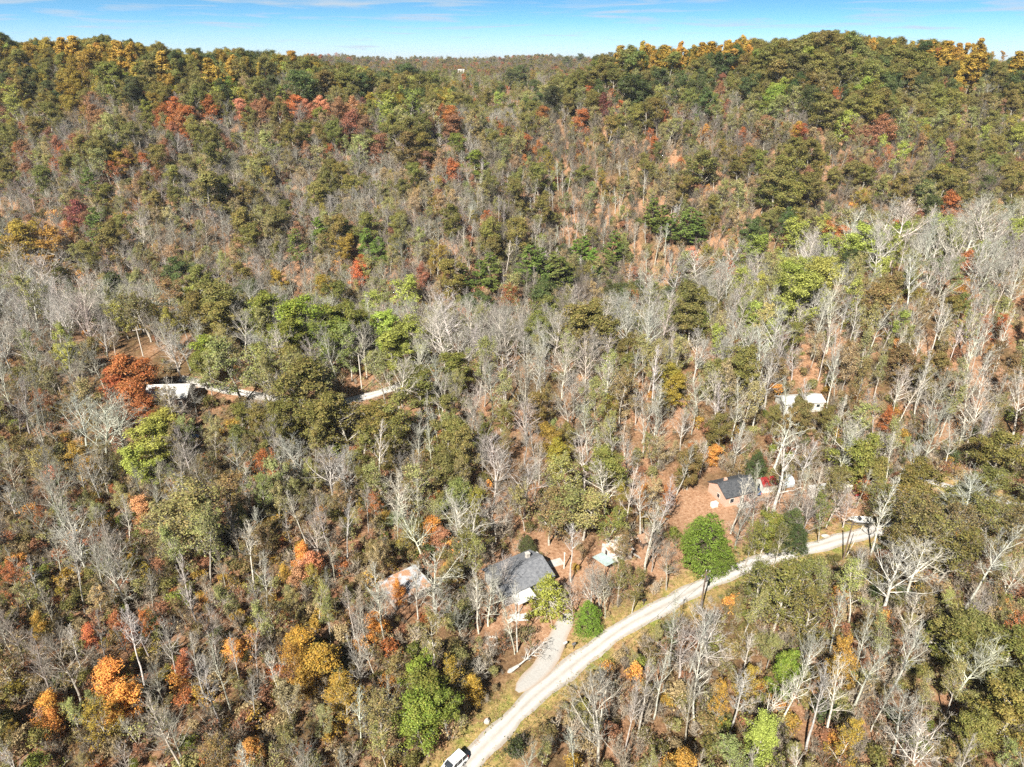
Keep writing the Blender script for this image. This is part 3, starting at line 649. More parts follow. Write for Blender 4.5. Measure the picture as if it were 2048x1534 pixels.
# ---- small things by the road
def mailbox(px_, py_, yaw, m, label):
    q = spot(px_, py_, .6); b = empty('mailbox', tuple(q), R(yaw)); tag(b, label, 'mailbox')
    MB().box((0, 0, .45), (.13, .13, 1.3)).build('post', DWOOD, b)
    MB().prism([(-.16, 1.1)] + [(.16 * math.cos(a), 1.3 + .16 * math.sin(a)) for a in np.linspace(math.pi, 0, 8)] + [(.16, 1.1)], 'x', -.32, .32).build('box', m, b)
    MB().box((.1, .18, 1.42), (.04, .02, .22)).build('flag', mat('flag_red', (.5, .03, .03), (.4, .03, .03), 3, .5), b)
mailbox(1130, 1296, 35, WPAINT, 'white mailbox in the leaves beside the driveway')
mailbox(1147, 1298, 35, STEEL, 'grey mailbox close to the gravel road, right of the white mailbox')
mailbox(1287, 1210, 30, BLACK, 'black mailbox on the verge above the gravel road')
def boulder(px_, py_, s, label, seed):
    q = spot(px_, py_, .8); g = np.random.default_rng(seed); import bmesh
    bm = bmesh.new(); bmesh.ops.create_icosphere(bm, subdivisions=2, radius=1)
    for v in bm.verts: v.co = Vector((v.co.x * s[0], v.co.y * s[1], v.co.z * s[2])) * float(1 + g.normal(0, .09))
    me_ = bpy.data.meshes.new('boulder'); bm.to_mesh(me_); bm.free(); me_.materials.append(STONE)
    o = bpy.data.objects.new('boulder', me_); COL.objects.link(o); o.location = (q[0], q[1], q[2] + s[2] * .4); tag(o, label, 'boulder')
boulder(1650, 1073, (.9, .5, .4), 'pale flat boulder on the verge left of the thin dark pole', 1)
boulder(974, 1445, (.45, .4, .55), 'pale boulder on the verge above the white car', 2)
q = spot(984, 1283, 1.6); b = empty('fire_ring', tuple(q)); tag(b, 'ring of pale stones in the leaves left of the driveway', 'fire ring')
for k in range(13):
    a = k * 2 * math.pi / 13; MB().box((1.0 * math.cos(a), 1.0 * math.sin(a), .12), (.42, .3, .34), rz=a + 1.57, taper=.7).build('stone', STONE, b, bevel=.05)
# heap of white boards under the deck
q = spot(1036, 1238, 1.6); b = empty('board_pile', tuple(q), R(18)); tag(b, 'untidy pile of white boards below the deck of the grey roofed house', 'board pile')
g = np.random.default_rng(5)
for k in range(14):
    ln = g.uniform(1.2, 3.0); MB().box((g.normal(0, .6), g.normal(0, .45), .12 + k * .05), (ln, g.uniform(.18, .4), .06), M=Matrix.Rotation(g.normal(0, .3), 4, 'Z') @ Matrix.Rotation(g.normal(0, .10), 4, 'Y')).build('board', WPAINT, b)

# ------------------------------------------------------------------ tree prototypes
def unit(v): return v / (np.linalg.norm(v) + 1e-9)

def skeleton(rg, H, r0, clear, n1, reach, ang, up, lev, stems=1, top=0.92, tilt=0.06, kids=(4, 4, 3), rmin=0.02, wob=0.13):
    """recursive limbs; returns segments (level, p, q, r_p, r_q) and the twig tips"""
    segs = []; tips = []
    ratio = [0, 0.55, 0.5, 0.5]; rr = [0, 0.10, 0.055, 0.035, 0.022]
    def grow(l, p, d, Ln, r, nseg):
        st = Ln / nseg; rc = r
        for i in range(nseg):
            d = unit(d + rg.normal(0, wob, 3) + np.array([0, 0, up]))
            q = p + d * st; r1 = r * (1 - 0.75 * (i + 1) / nseg)
            segs.append((l, p, q, rc, max(r1, rmin * 0.7)))
            if l < lev:
                k = kids[l - 1] / nseg
                k = int(k) + (rg.random() < k - int(k))
                for _ in range(k):
                    a = rg.normal(R(42), R(12)); pr = unit(np.cross(d, rg.normal(0, 1, 3)))
                    cd_ = unit(d * math.cos(a) + pr * math.sin(a))
                    grow(l + 1, p + (q - p) * rg.random(), cd_, Ln * ratio[min(l, 3)] * rg.uniform(.6, 1.15) * (1 - 0.35 * i / nseg), max(min(r1 * 0.8, rr[min(l + 1, 4)]), rmin), max(1, 4 - l))
            p = q; rc = max(r1, rmin * 0.7)
        tips.append((l, p))
    for s in range(stems):
        p = np.array([0., 0, 0]) if stems == 1 else np.append(rg.normal(0, .35, 2), 0)
        d = unit(np.append(rg.normal(0, tilt if stems == 1 else 0.25, 2), 1)); n = 10; rc = r0; Ht = H * top
        az0 = rg.random() * 6.28; cnt = 0
        for i in range(n):
            d = unit(d + np.append(rg.normal(0, 0.05, 2), 0.06)); q = p + d * Ht / n
            t = (i + 1) / n; r1 = r0 * (1 - 0.86 * t ** 0.9)
            segs.append((0, p, q, rc, r1))
            if t > clear:
                m = n1 / (n * (1 - clear)); m = int(m) + (rg.random() < m - int(m))
                for _ in range(m):
                    cnt += 1; az_ = az0 + cnt * 2.4 + rg.normal(0, .4)
                    s_ = (t - clear) / (1 - clear)
                    a = ang * (1.1 - 0.55 * s_) * rg.uniform(.8, 1.2)
                    Ln = H * reach * (0.45 + 0.75 * math.sin(math.pi * min(1, 0.25 + 0.75 * s_))) * rg.uniform(.7, 1.15)
                    dd = np.array([math.cos(az_) * math.sin(a), math.sin(az_) * math.sin(a), math.cos(a)])
                    grow(1, p + (q - p) * rg.random(), dd, Ln, max(r1 * 0.62, 0.05), 5)
            p = q; rc = r1
        tips.append((1, p))
    return segs, tips

def tubes(segs):
    """numpy tube mesh; fewer sides for finer wood"""
    V = []; F = []; Tn = []; base = 0; shade = (.95, 1.05, .92, .78, .66, .66)
    for sides, lv in ((7, (0,)), (5, (1,)), (4, (2,)), (3, (3, 4, 5))):
        ss = [s for s in segs if s[0] in lv]
        if not ss: continue
        P = np.array([s[1] for s in ss]); Q = np.array([s[2] for s in ss]); ra = np.array([s[3] for s in ss]); rb = np.array([s[4] for s in ss])
        D = Q - P; D /= np.linalg.norm(D, axis=1)[:, None] + 1e-9
        ref = np.where(np.abs(D[:, 2:3]) < 0.9, np.array([[0, 0, 1.]]), np.array([[1., 0, 0]]))
        U = np.cross(D, ref); U /= np.linalg.norm(U, axis=1)[:, None] + 1e-9; W = np.cross(D, U)
        th = np.arange(sides) * 2 * math.pi / sides
        ring = U[:, None, :] * np.cos(th)[None, :, None] + W[:, None, :] * np.sin(th)[None, :, None]
        A = P[:, None] + ring * ra[:, None, None]; B = Q[:, None] + ring * rb[:, None, None]
        V.append(np.concatenate([A, B], 1).reshape(-1, 3))
        n = len(ss); Tn.append(np.repeat(np.array([shade[q_[0]] for q_ in ss]), 2 * sides)); b0 = base + np.arange(n)[:, None] * 2 * sides; i = np.arange(sides)[None]; j = (i + 1) % sides
        F.append(np.stack([b0 + i, b0 + j, b0 + sides + j, b0 + sides + i], -1).reshape(-1, 4))
        base += n * 2 * sides
    if not V: return np.zeros((0, 3)), np.zeros((0, 4), int), np.zeros(0)
    return np.concatenate(V), np.concatenate(F), np.concatenate(Tn)

def leaves(rg, C, per, rad, size, center, flat=0.75, hue_clump=0.35, out=0.9):
    """leaf faces in clumps round the points C, turned outward with much scatter"""
    C = np.asarray(C); n = len(C) * per
    cc = np.repeat(C, per, 0); rj = np.repeat(rad * rg.uniform(.6, 1.3, len(C)), per)
    o = rg.normal(0, 1, (n, 3)); o /= np.linalg.norm(o, axis=1)[:, None]; o *= (rg.random(n) ** 0.45)[:, None]
    o[:, 2] *= flat; pos = cc + o * rj[:, None]
    nrm = o * out + (pos - center) / (np.linalg.norm(pos - center, axis=1)[:, None] + .1) * 0.5 + rg.normal(0, .55, (n, 3)) + np.array([0, 0, .25])
    nrm /= np.linalg.norm(nrm, axis=1)[:, None]
    t = np.cross(nrm, rg.normal(0, 1, (n, 3))); t /= np.linalg.norm(t, axis=1)[:, None] + 1e-9; b = np.cross(nrm, t)
    s = size * rg.uniform(.55, 1.35, n)
    V = np.empty((n, 4, 3))
    for k, (a, c) in enumerate(((-1, -.15), (0.1, -.6), (1, .1), (-.1, .65))):
        V[:, k] = pos + t * (s * (a + rg.normal(0, .15, n)))[:, None] + b * (s * (c + rg.normal(0, .12, n)))[:, None] + nrm * (s * rg.normal(0, .15, n))[:, None]
    hc = np.repeat(np.clip(rg.normal(hue_clump, .35, len(C)), 0, 1), per)
    hue = np.clip(hc + rg.normal(0, .2, n), 0, 1); tint = np.clip(rg.normal(1, .26, n), .4, 1.7)
    return V.reshape(-1, 3), np.arange(n * 4).reshape(-1, 4), np.repeat(hue, 4), np.repeat(tint, 4)

class Proto: pass
PROTOS = []; BYKIND = {}
PC = bpy.data.collections.new('woodland_kinds')
def mesh_of(name, parts):
    """parts: (V, F, hue, tint, material)"""
    Vs = []; Fs = []; H = []; T = []; M = []; mats = []; k = 0
    for V, F, h, t, m in parts:
        if not len(V): continue
        Vs.append(V); Fs.append(F + k); k += len(V)
        H.append(h if h is not None else np.zeros(len(V))); T.append(t if t is not None else np.ones(len(V)))
        if m not in mats: mats.append(m)
        M.append(np.full(len(F), mats.index(m), np.int32))
    me = bpy.data.meshes.new(name)
    fill_mesh(me, np.concatenate(Vs), np.concatenate(Fs), True)
    fattr(me, 'hue', np.concatenate(H)); fattr(me, 'tint', np.concatenate(T))
    for m in mats: me.materials.append(m)
    me.polygons.foreach_set('material_index', np.concatenate(M)); return me

def proto(kind, name, H, segs, leaf, crad, trunk_lv=1):
    p = Proto(); p.H = H; p.crad = crad; p.name = name; p.kind = kind
    tv, tf, tt = tubes([s for s in segs if s[0] <= trunk_lv]); cv, cf, ct = tubes([s for s in segs if s[0] > trunk_lv])
    tr = [(tv, tf, None, tt, BARK)]; cr_ = [(cv, cf, None, ct, BARK)]
    if leaf is not None: cr_.append((*leaf, LEAF))
    p.trunk = mesh_of('trunk', tr); p.crown = mesh_of('crown', cr_); p.whole = mesh_of(name, tr + cr_)
    o = bpy.data.objects.new('%s_%s' % (name, 'abcdefghijklmnopqrstuvwxyz'[len(PROTOS) // 26] + 'abcdefghijklmnopqrstuvwxyz'[len(PROTOS) % 26]), p.whole)
    p.ob = o; p.idx = len(PROTOS); PROTOS.append(p); BYKIND.setdefault(kind, []).append(p); PC.objects.link(o)
    return p

def rgs(i): return np.random.default_rng(100 + i)
def cradius(segs): return float(np.percentile([math.hypot(s[2][0], s[2][1]) for s in segs if s[0] >= 1], 93))
# bare trees: four broad, four tall and narrow
for i in range(5):
    g = rgs(i); sg, tp = skeleton(g, 20, .30, .26 + .06 * (i % 3), 16, .30, R(50), .10, 4, kids=(6, 5, 4), rmin=.014, wob=.10)
    proto('bare', 'bare_tree', 20, sg, None, cradius(sg))
for i in range(5):
    g = rgs(10 + i); sg, tp = skeleton(g, 22, .23, .34 + .08 * (i % 3), 17, .15, R(36), .12, 4, kids=(5, 4, 3), rmin=.014, wob=.10)
    proto('slim', 'slim_bare_tree', 22, sg, None, cradius(sg))
# gnarled bare tree with heavy pale limbs
for i in range(2):
    g = rgs(16 + i); sg, tp = skeleton(g, 20, .42, .40, 9, .30, R(55), .06, 4, kids=(4, 4, 3), rmin=.03, wob=.24)
    proto('gnarl', 'gnarled_bare_tree', 20, sg, None, cradius(sg))
# half bare trees with thin leaves
for i in range(5):
    g = rgs(20 + i); sg, tp = skeleton(g, 19, .24, .28 + .06 * (i % 3), 13, .27, R(50), .08, 4, kids=(5, 4, 3), rmin=.015, wob=.11)
    pts = [q for l, q in tp if l >= 3]; g.shuffle(pts); pts = pts[:480]
    proto('thin', 'thin_leaved_tree', 19, sg, leaves(g, pts, 9, .8, .16, np.array([0, 0, 11.]), 1.0, .3), cradius(sg))
for i in range(3):
    g = rgs(26 + i); sg, tp = skeleton(g, 21, .24, .42, 14, .17, R(40), .10, 4, kids=(5, 4, 3), rmin=.018)
    pts = [q for l, q in tp if l >= 3]; g.shuffle(pts); pts = pts[:330]
    proto('slimthin', 'slim_thin_leaved_tree', 21, sg, leaves(g, pts, 8, .75, .15, np.array([0, 0, 12.]), 1.0, .3), cradius(sg))
# full broadleaf crowns
def fullcrown(kind, name, i, H, clear, reach, ang, per, rad, size, n1=14, r0=.32, cap=230, flat=.75):
    g = rgs(i); sg, tp = skeleton(g, H, r0, clear, n1, reach, ang, .05, 3, kids=(5, 4, 3), rmin=.03)
    pts = [q for l, q in tp if l >= 2]; g.shuffle(pts); pts = np.array(pts[:cap])
    c = pts.mean(0)
    proto(kind, name, H, sg, leaves(g, pts, per, rad, size, c, flat, .35), float(np.percentile(np.hypot(pts[:, 0], pts[:, 1]), 90)) + rad * .6)
for i in range(5): fullcrown('oak', 'broadleaf_tree', 30 + i, 20, .24, .27, R(58), 48, 1.3, .205)
for i in range(3): fullcrown('airy', 'airy_broadleaf_tree', 36 + i, 20, .28, .27, R(55), 20, 1.15, .22)
for i in range(3): fullcrown('maple', 'autumn_maple', 40 + i, 13, .14, .24, R(52), 24, 1.05, .15, n1=15, r0=.18, cap=290)
for i in range(2): fullcrown('poplar', 'narrow_autumn_tree', 44 + i, 18, .22, .14, R(32), 30, .9, .22, n1=15, r0=.2)
# pine: whorls of upswept boughs
for i in range(3):
    g = rgs(50 + i); H = 18; sg = []; C = []; p = np.zeros(3)
    for k in range(10): q = np.append(g.normal(0, .05, 2), H * (k + 1) / 10); sg.append((0, p, q, .22 * (1 - k / 10.5), .22 * (1 - (k + 1) / 10.5))); p = q
    for z in np.arange(H * .25, H, .75):
        s = (z - H * .25) / (H * .75); Ln = (3.9 * (1 - s) ** .7 + .35) * (0.75 if s < .12 else 1)
        for k in range(5 if s < .8 else 3):
            a = g.random() * 6.28; l_ = Ln * g.uniform(.6, 1.1); b = np.array([math.cos(a) * l_, math.sin(a) * l_, z + .22 * l_])
            m = np.array([math.cos(a) * l_ * .5, math.sin(a) * l_ * .5, z + .02 * l_]); o = np.array([0, 0, z])
            sg += [(1, o, m, .05, .04), (1, m, b, .04, .02)]
            C += [b, m * .4 + b * .6, m] + ([m * .6 + b * .4 + g.normal(0, .3, 3)] if l_ > 1.5 else [])
    proto('pine', 'pine_tree', H, sg, leaves(g, C, 22, .55, .17, np.array([0, 0, 9.]), .6, .3, .8), 3.4)
# cedar: dense cone of drooping sprays down to the ground
for i in range(2):
    g = rgs(56 + i); H = 13; sg = [(0, np.zeros(3), np.array([0, 0, H * .9]), .25, .03)]; C = []
    lob = g.uniform(0, 6.28, 4)
    for z in np.arange(.6, H, .42):
        s = z / H; rad = 4.3 * (1 - s ** 2.3) * (0.86 + .14 * math.sin(z * 2.1 + i)) * (0.75 + .25 * min(1, z / 3)) + .25
        for k in range(int(rad * 11) + 5):
            a = g.random() * 6.28; l_ = rad * g.uniform(.6, 1.04) * (1 + .18 * math.sin(3 * a + lob[0] + z * .6) + .14 * math.sin(7 * a + lob[1] - z * 1.6) + .08 * math.sin(13 * a + lob[2] + z * 2.7)); C.append((math.cos(a) * l_, math.sin(a) * l_, z - .12 * l_ + g.normal(0, .12)))
            if k % 6 == 0: sg.append((1, np.array([0, 0, z]), np.array(C[-1]), .05, .02))
    proto('cedar', 'cedar_tree', H, sg, leaves(g, C, 15, .5, .115, np.array([0, 0, 4.]), .5, .3, .7), 4.2)
# soft feathery evergreen
g = rgs(60); H = 9; sg = [(0, np.zeros(3), np.array([0, 0, H * .92]), .16, .03)]; C = []
for z in np.arange(.6, H, .5):
    rad = 3.1 * (1 - (z / H) ** 1.6) + .2
    for k in range(int(rad * 4) + 3):
        a = g.random() * 6.28; l_ = rad * g.uniform(.3, 1.1); C.append((math.cos(a) * l_, math.sin(a) * l_, z - .15 * l_ + g.normal(0, .15)))
        sg.append((1, np.array([0, 0, z]), np.array(C[-1]), .04, .02))
proto('feather', 'feathery_evergreen', H, sg, leaves(g, C, 36, .6, .12, np.array([0, 0, 3.]), .9, .4, .6), 2.8)
# shrubs
for i in range(3):
    g = rgs(64 + i); sg, tp = skeleton(g, 3, .05, .12, 7, .42, R(45), .06, 2, stems=4, kids=(4, 3, 2), rmin=.014)
    pts = [q for l, q in tp if l >= 1]
    proto('shrub', 'shrub', 3, sg, leaves(g, pts, 9, .5, .13, np.array([0, 0, 1.2]), .9, .35), 1.7)
for i in range(3):
    g = rgs(68 + i); sg, tp = skeleton(g, 4, .045, .08, 8, .36, R(42), .05, 3, stems=4, kids=(5, 3, 2), rmin=.016)
    proto('twigs', 'bare_shrub', 4, sg, None, 1.8)
for i in range(2):
    g = rgs(72 + i); sg, tp = skeleton(g, 3.5, .05, .1, 6, .40, R(45), .05, 2, stems=3, kids=(4, 3, 2), rmin=.015)
    pts = [q for l, q in tp if l >= 2]; g.shuffle(pts)
    proto('mixed', 'thin_shrub', 3.5, sg, leaves(g, pts[:90], 6, .4, .11, np.array([0, 0, 1.4]), .9, .35), 1.7)

# uprooted tree lying by the driveway
g = rgs(80); sg, tp = skeleton(g, 8.5, .20, .35, 12, .28, R(42), .04, 3, kids=(6, 5, 3), rmin=.02)
q = at(1022, 1345); fb = empty('fallen_tree', (q[0], q[1], q[2] + .5)); tag(fb, 'uprooted pale bare tree lying across the leaves left of the driveway', 'tree'); FOOT.append((q[0] + 3, q[1] + 2, 3.5))
fb.rotation_euler = Vector((.80, .55, .12)).to_track_quat('Z', 'Y').to_euler()
for nm, lv in (('trunk', (0, 1)), ('crown', (2, 3, 4))):
    V_, F_, T_ = tubes([s_ for s_ in sg if s_[0] in lv]); o = bpy.data.objects.new(nm, mesh_of(nm, [(V_, F_, None, T_, BARK)])); COL.objects.link(o); o.parent = fb; o['barkcol'] = [.55, .52, .48]
MB().loft([[(r_ * math.cos(a) * 1.3, r_ * math.sin(a) * .8, z_) for a in np.linspace(0, 5.6, 9)] for z_, r_ in ((-.7, .05), (-.45, .26), (-.1, .33), (.6, .27), (1.5, .2))]).build('root_plate', STONE, fb)
# the tall dead tree beside the red shed
g = rgs(81); sg, tp = skeleton(g, 22, .50, .42, 8, .28, R(58), .09, 3, kids=(4, 3, 2), rmin=.04, wob=.22)
q = at(1545, 1043); FOOT.append((q[0], q[1], 1.5)); fb = empty('dead_tree', (q[0], q[1], q[2] - .2)); tag(fb, 'very tall smooth white dead tree with few heavy limbs beside the red shed', 'tree')
for nm, lv in (('trunk', (0,)), ('limbs', (1, 2, 3))):
    V_, F_, T_ = tubes([s_ for s_ in sg if s_[0] in lv]); o = bpy.data.objects.new(nm if nm == 'trunk' else 'crown', mesh_of(nm, [(V_, F_, None, T_, BARK)])); COL.objects.link(o); o.parent = fb; o['barkcol'] = [.62, .58, .53]

# ------------------------------------------------------------------ what grows where
# leaf colours: (name, main colour, second colour)
LC = {
 'olive': ('olive green', (.175, .175, .045), (.23, .18, .055)), 'dark': ('dark green', (.075, .11, .035), (.12, .12, .04)),
 'bright': ('bright green', (.17, .22, .035), (.25, .24, .05)), 'ygreen': ('yellow green', (.33, .36, .075), (.27, .29, .06)),
 'gold': ('golden yellow', (.46, .265, .045), (.36, .27, .06)), 'yolive': ('yellowish olive', (0.320, 0.243, 0.038), (0.243, 0.192, 0.038)),
 'orange': ('bright orange', (.62, .25, .06), (.60, .37, .09)), 'rust': ('rusty orange', (0.461, 0.147, 0.051), (0.346, 0.154, 0.051)),
 'russet': ('russet brown', (.28, .145, .08), (.34, .15, .08)), 'maroon': ('dark maroon', (0.166, 0.064, 0.051), (0.230, 0.090, 0.064)),
 'tan': ('tan', (.42, .31, .16), (.34, .27, .14)), 'tolive': ('pale olive', (.27, .28, .095), (.32, .26, .11)),
 'brown': ('brownish olive', (.20, .175, .06), (.25, .16, .07)), 'pink': ('pinkish orange', (0.620, 0.282, 0.154), (0.538, 0.256, 0.128)),
 'red': ('red', (.42, .12, .07), (.55, .28, .09)), 'pine': ('green', (.14, .195, .04), (.19, .22, .05)), 'cedar': ('rich green', (.14, .205, .03), (.18, .23, .04)),
 'lime': ('bright yellow green', (.29, .36, .055), (.30, .33, .05)),
}
BC = {'white': (.55, .515, .45), 'grey': (.40, .365, .31), 'dim': (.27, .235, .19), 'dark': (.11, .09, .065)}

# notable trees seen one by one: crown centre (photo pixels), crown width, kind, colour
T = []
def add(kind, col, items, hf=None):
    for it in items: T.append((it[0], it[1], it[2], kind, col, it[3] if len(it) > 3 else hf))
# far hill, left
add('poplar', 'gold', [(128, 100, 30), (150, 97, 30), (237, 108, 30), (250, 112, 34), (228, 118, 26), (510, 122, 20), (420, 142, 36), (455, 138, 36), (440, 158, 30), (330, 128, 32), (270, 145, 24), (400, 128, 26), (585, 118, 26), (610, 108, 28), (1240, 97, 26), (1262, 99, 24), (1285, 97, 26), (1303, 100, 24), (1322, 96, 26), (1342, 98, 26), (1362, 100, 28), (1384, 97, 26), (1404, 99, 26), (1425, 97, 26), (1447, 99, 24), (1490, 94, 26), (1508, 100, 22), (1740, 76, 24), (1757, 74, 26), (1776, 78, 24), (1895, 108, 34), (1915, 112, 34), (1938, 103, 36), (1960, 106, 38), (1984, 101, 36), (2010, 108, 34), (2036, 104, 32), (1945, 132, 34), (1922, 138, 30), (1880, 126, 30), (2030, 128, 32), (1848, 95, 26), (1830, 92, 22)])
add('oak', 'yolive', [(95, 88, 34), (205, 92, 40), (60, 88, 36), (150, 165, 52), (190, 128, 56), (560, 110, 42), (215, 100, 40), (30, 82, 34), (240, 325, 40)])
add('oak', 'dark', [(180, 88, 32), (350, 108, 46), (395, 106, 48), (425, 112, 44), (490, 106, 46), (465, 108, 40), (590, 170, 66), (800, 150, 54), (825, 158, 50), (745, 150, 38), (680, 130, 40), (1160, 108, 48), (1130, 124, 36), (1265, 182, 60), (1290, 186, 46), (1245, 176, 40), (1450, 130, 48), (1500, 172, 50), (1435, 128, 40), (1780, 172, 54), (1760, 180, 46), (1835, 105, 46), (2040, 160, 40), (1040, 150, 36), (1015, 156, 40), (350, 548, 62), (1320, 160, 40), (1980, 142, 34), (730, 165, 50), (770, 165, 46)])
add('oak', 'olive', [(40, 122, 46), (310, 150, 56), (230, 155, 62), (300, 95, 30), (365, 130, 40), (90, 235, 60), (660, 165, 50), (870, 165, 60), (845, 172, 50), (700, 170, 48), (795, 255, 52), (830, 262, 60), (740, 280, 42), (610, 265, 36), (570, 262, 26), (820, 295, 62), (850, 290, 50), (700, 372, 46), (415, 372, 74), (440, 412, 38), (550, 440, 56), (1195, 110, 56), (1220, 112, 56), (1250, 122, 56), (1285, 128, 60), (1270, 108, 40), (1340, 130, 50), (1230, 150, 44), (1200, 150, 44), (1580, 110, 56), (1610, 98, 60), (1650, 92, 62), (1690, 96, 62), (1720, 110, 60), (1540, 120, 56), (1560, 150, 58), (1600, 140, 62), (1640, 135, 60), (1680, 140, 60), (1730, 150, 60), (1770, 120, 56), (1800, 130, 56), (1830, 135, 56), (1810, 165, 50), (1520, 140, 46), (1480, 150, 40), (1640, 215, 54), (1665, 225, 48), (1735, 192, 58), (1760, 205, 56), (1715, 205, 44), (1410, 332, 70), (1480, 332, 44), (1555, 362, 66), (1590, 345, 66), (1620, 372, 60), (1575, 395, 62), (1530, 385, 46), (1700, 342, 40), (1730, 350, 44), (1900, 362, 54), (1925, 385, 46), (1875, 350, 46), (1170, 348, 38), (1900, 470, 54), (2020, 325, 36), (735, 455, 55), (690, 460, 40), (870, 210, 44), (1600, 295, 44), (1850, 150, 50), (490, 330, 34), (200, 390, 44)])
add('oak', 'bright', [(365, 132, 30), (420, 165, 34), (640, 232, 32), (300, 218, 34), (240, 300, 30), (1550, 195, 50), (1530, 212, 44), (910, 285, 40), (850, 205, 40), (950, 322, 44), (260, 165, 40), (455, 175, 40)])
add('airy', 'ygreen', [(40, 192, 52), (30, 215, 44), (785, 215, 60), (815, 205, 56), (770, 232, 50), (1870, 215, 42), (1000, 200, 36), (1845, 232, 30), (1430, 205, 36), (470, 190, 36), (500, 185, 34), (560, 300, 30)])
add('maple', 'rust', [(335, 215, 50), (350, 232, 44), (322, 230, 40), (895, 232, 50), (870, 225, 34), (375, 232, 40), (905, 338, 42), (1085, 228, 32), (1160, 238, 42), (1400, 208, 34), (1045, 288, 44), (425, 215, 44), (590, 210, 40), (545, 215, 40), (640, 115, 36), (700, 120, 36), (715, 545, 46), (1940, 320, 26), (1600, 265, 36)])
add('maple', 'russet', [(170, 205, 56), (220, 245, 60), (195, 232, 50), (690, 242, 50), (730, 250, 44), (760, 290, 46), (905, 250, 44), (1530, 252, 42), (1780, 250, 58), (1755, 262, 44), (520, 220, 44), (675, 215, 42), (145, 420, 40), (20, 180, 40), (800, 132, 38), (835, 125, 36), (765, 128, 34), (240, 320, 40), (60, 300, 44), (150, 290, 44), (330, 300, 40), (460, 290, 40), (850, 320, 36), (1700, 255, 40), (1905, 300, 40)])
add('maple', 'maroon', [(1215, 206, 36), (730, 205, 24), (145, 425, 50), (10, 140, 30), (1610, 290, 30), (860, 245, 40)])
add('maple', 'orange', [(125, 170, 24), (290, 195, 26), (330, 248, 28), (1425, 180, 15), (1405, 258, 22), (1365, 138, 20), (610, 205, 16), (1190, 540, 22), (1690, 448, 22), (1380, 250, 18), (240, 115, 20)])
add('maple', 'gold', [(820, 265, 30), (490, 240, 26), (1590, 258, 34)])
add('maple', 'pink', [(560, 212, 34), (620, 215, 36), (650, 208, 36), (700, 212, 36), (1390, 510, 36), (480, 215, 36)])
# valley pines
add('pine', 'pine', [(595, 490, 40), (735, 485, 36), (760, 502, 36), (980, 540, 46), (960, 548, 36), (925, 552, 32), (1055, 525, 52), (1085, 532, 48), (1110, 538, 56), (1130, 545, 40), (1305, 425, 36), (1325, 438, 34), (1375, 445, 54), (1395, 455, 44), (1345, 452, 34), (1220, 528, 30), (200, 450, 46), (1225, 492, 40), (175, 365, 36)])
add('pine', 'cedar', [(1185, 525, 36), (1150, 505, 34), (1170, 500, 34), (640, 460, 34)])
add('oak', 'dark', [(1130, 505, 36), (1880, 540, 50), (1700, 520, 40)])
# near ridge and the slope facing the camera
add('airy', 'yolive', [(60, 465, 110), (30, 480, 90), (100, 490, 80)])
add('oak', 'olive', [(420, 580, 84), (395, 625, 76), (440, 640, 74), (460, 600, 60), (1100, 620, 66), (1075, 635, 60), (1165, 625, 84), (1200, 650, 80), (1150, 660, 70), (1375, 605, 76), (1400, 572, 64), (1385, 640, 74), (890, 870, 74), (880, 940, 76), (905, 985, 60), (600, 785, 116), (575, 840, 90), (640, 830, 90), (750, 850, 80), (1480, 725, 84), (1450, 750, 60), (840, 770, 70), (910, 740, 70), (1900, 1000, 80), (1835, 960, 86), (2010, 900, 90), (1990, 960, 70), (1720, 905, 90), (1745, 945, 70)])
add('airy', 'olive', [(690, 830, 90), (800, 815, 90), (780, 870, 76), (720, 880, 60), (640, 850, 70)])
add('oak', 'olive', [(1960, 1265, 110), (1905, 1250, 90), (2015, 1300, 110), (2015, 1425, 110), (1955, 1455, 80), (2045, 1380, 90), (1930, 1300, 90), (1645, 832, 40), (1548, 832, 30)])
add('oak', 'brown', [(1602, 806, 36), (1600, 822, 40), (1612, 832, 36), (1585, 835, 30)])
add('oak', 'bright', [(555, 620, 84), (600, 640, 90), (575, 670, 80), (660, 620, 76), (690, 645, 84), (655, 680, 80), (1490, 622, 44), (510, 640, 60), (410, 700, 54), (405, 730, 46), (1810, 560, 46), (1575, 1340, 54), (860, 1385, 90), (830, 1430, 80), (895, 1410, 70), (840, 1345, 64), (1530, 1060, 50)])
add('oak', 'ygreen', [(775, 655, 70), (815, 670, 74), (785, 690, 70), (1590, 590, 90), (1640, 545, 84), (1600, 560, 70), (1725, 485, 76), (140, 712, 52), (300, 880, 80), (270, 925, 70), (330, 850, 60), (1520, 1465, 56)])
add('airy', 'ygreen', [(800, 595, 84), (760, 605, 60), (1600, 465, 72), (1570, 480, 64), (1500, 495, 64), (1640, 460, 60), (1700, 500, 60), (1670, 500, 70), (1780, 470, 60), (1560, 510, 60), (1900, 430, 60)])
add('oak', 'yolive', [(1345, 750, 52), (1350, 780, 46), (1105, 880, 60), (1110, 910, 54), (640, 570, 44), (655, 585, 40), (690, 490, 46), (560, 560, 40)])
add('oak', 'brown', [(1760, 600, 80), (1785, 570, 60), (1800, 720, 60), (1870, 725, 60), (1850, 760, 60), (1550, 725, 46)])
add('maple', 'rust', [(262, 732, 80), (285, 748, 70), (238, 765, 68), (288, 805, 56), (262, 790, 70), (318, 825, 36), (715, 525, 36), (1660, 462, 44), (1680, 470, 40), (1450, 545, 50), (1900, 405, 50), (1930, 525, 46), (1105, 665, 36), (1125, 650, 34), (825, 640, 34), (1790, 470, 40)])
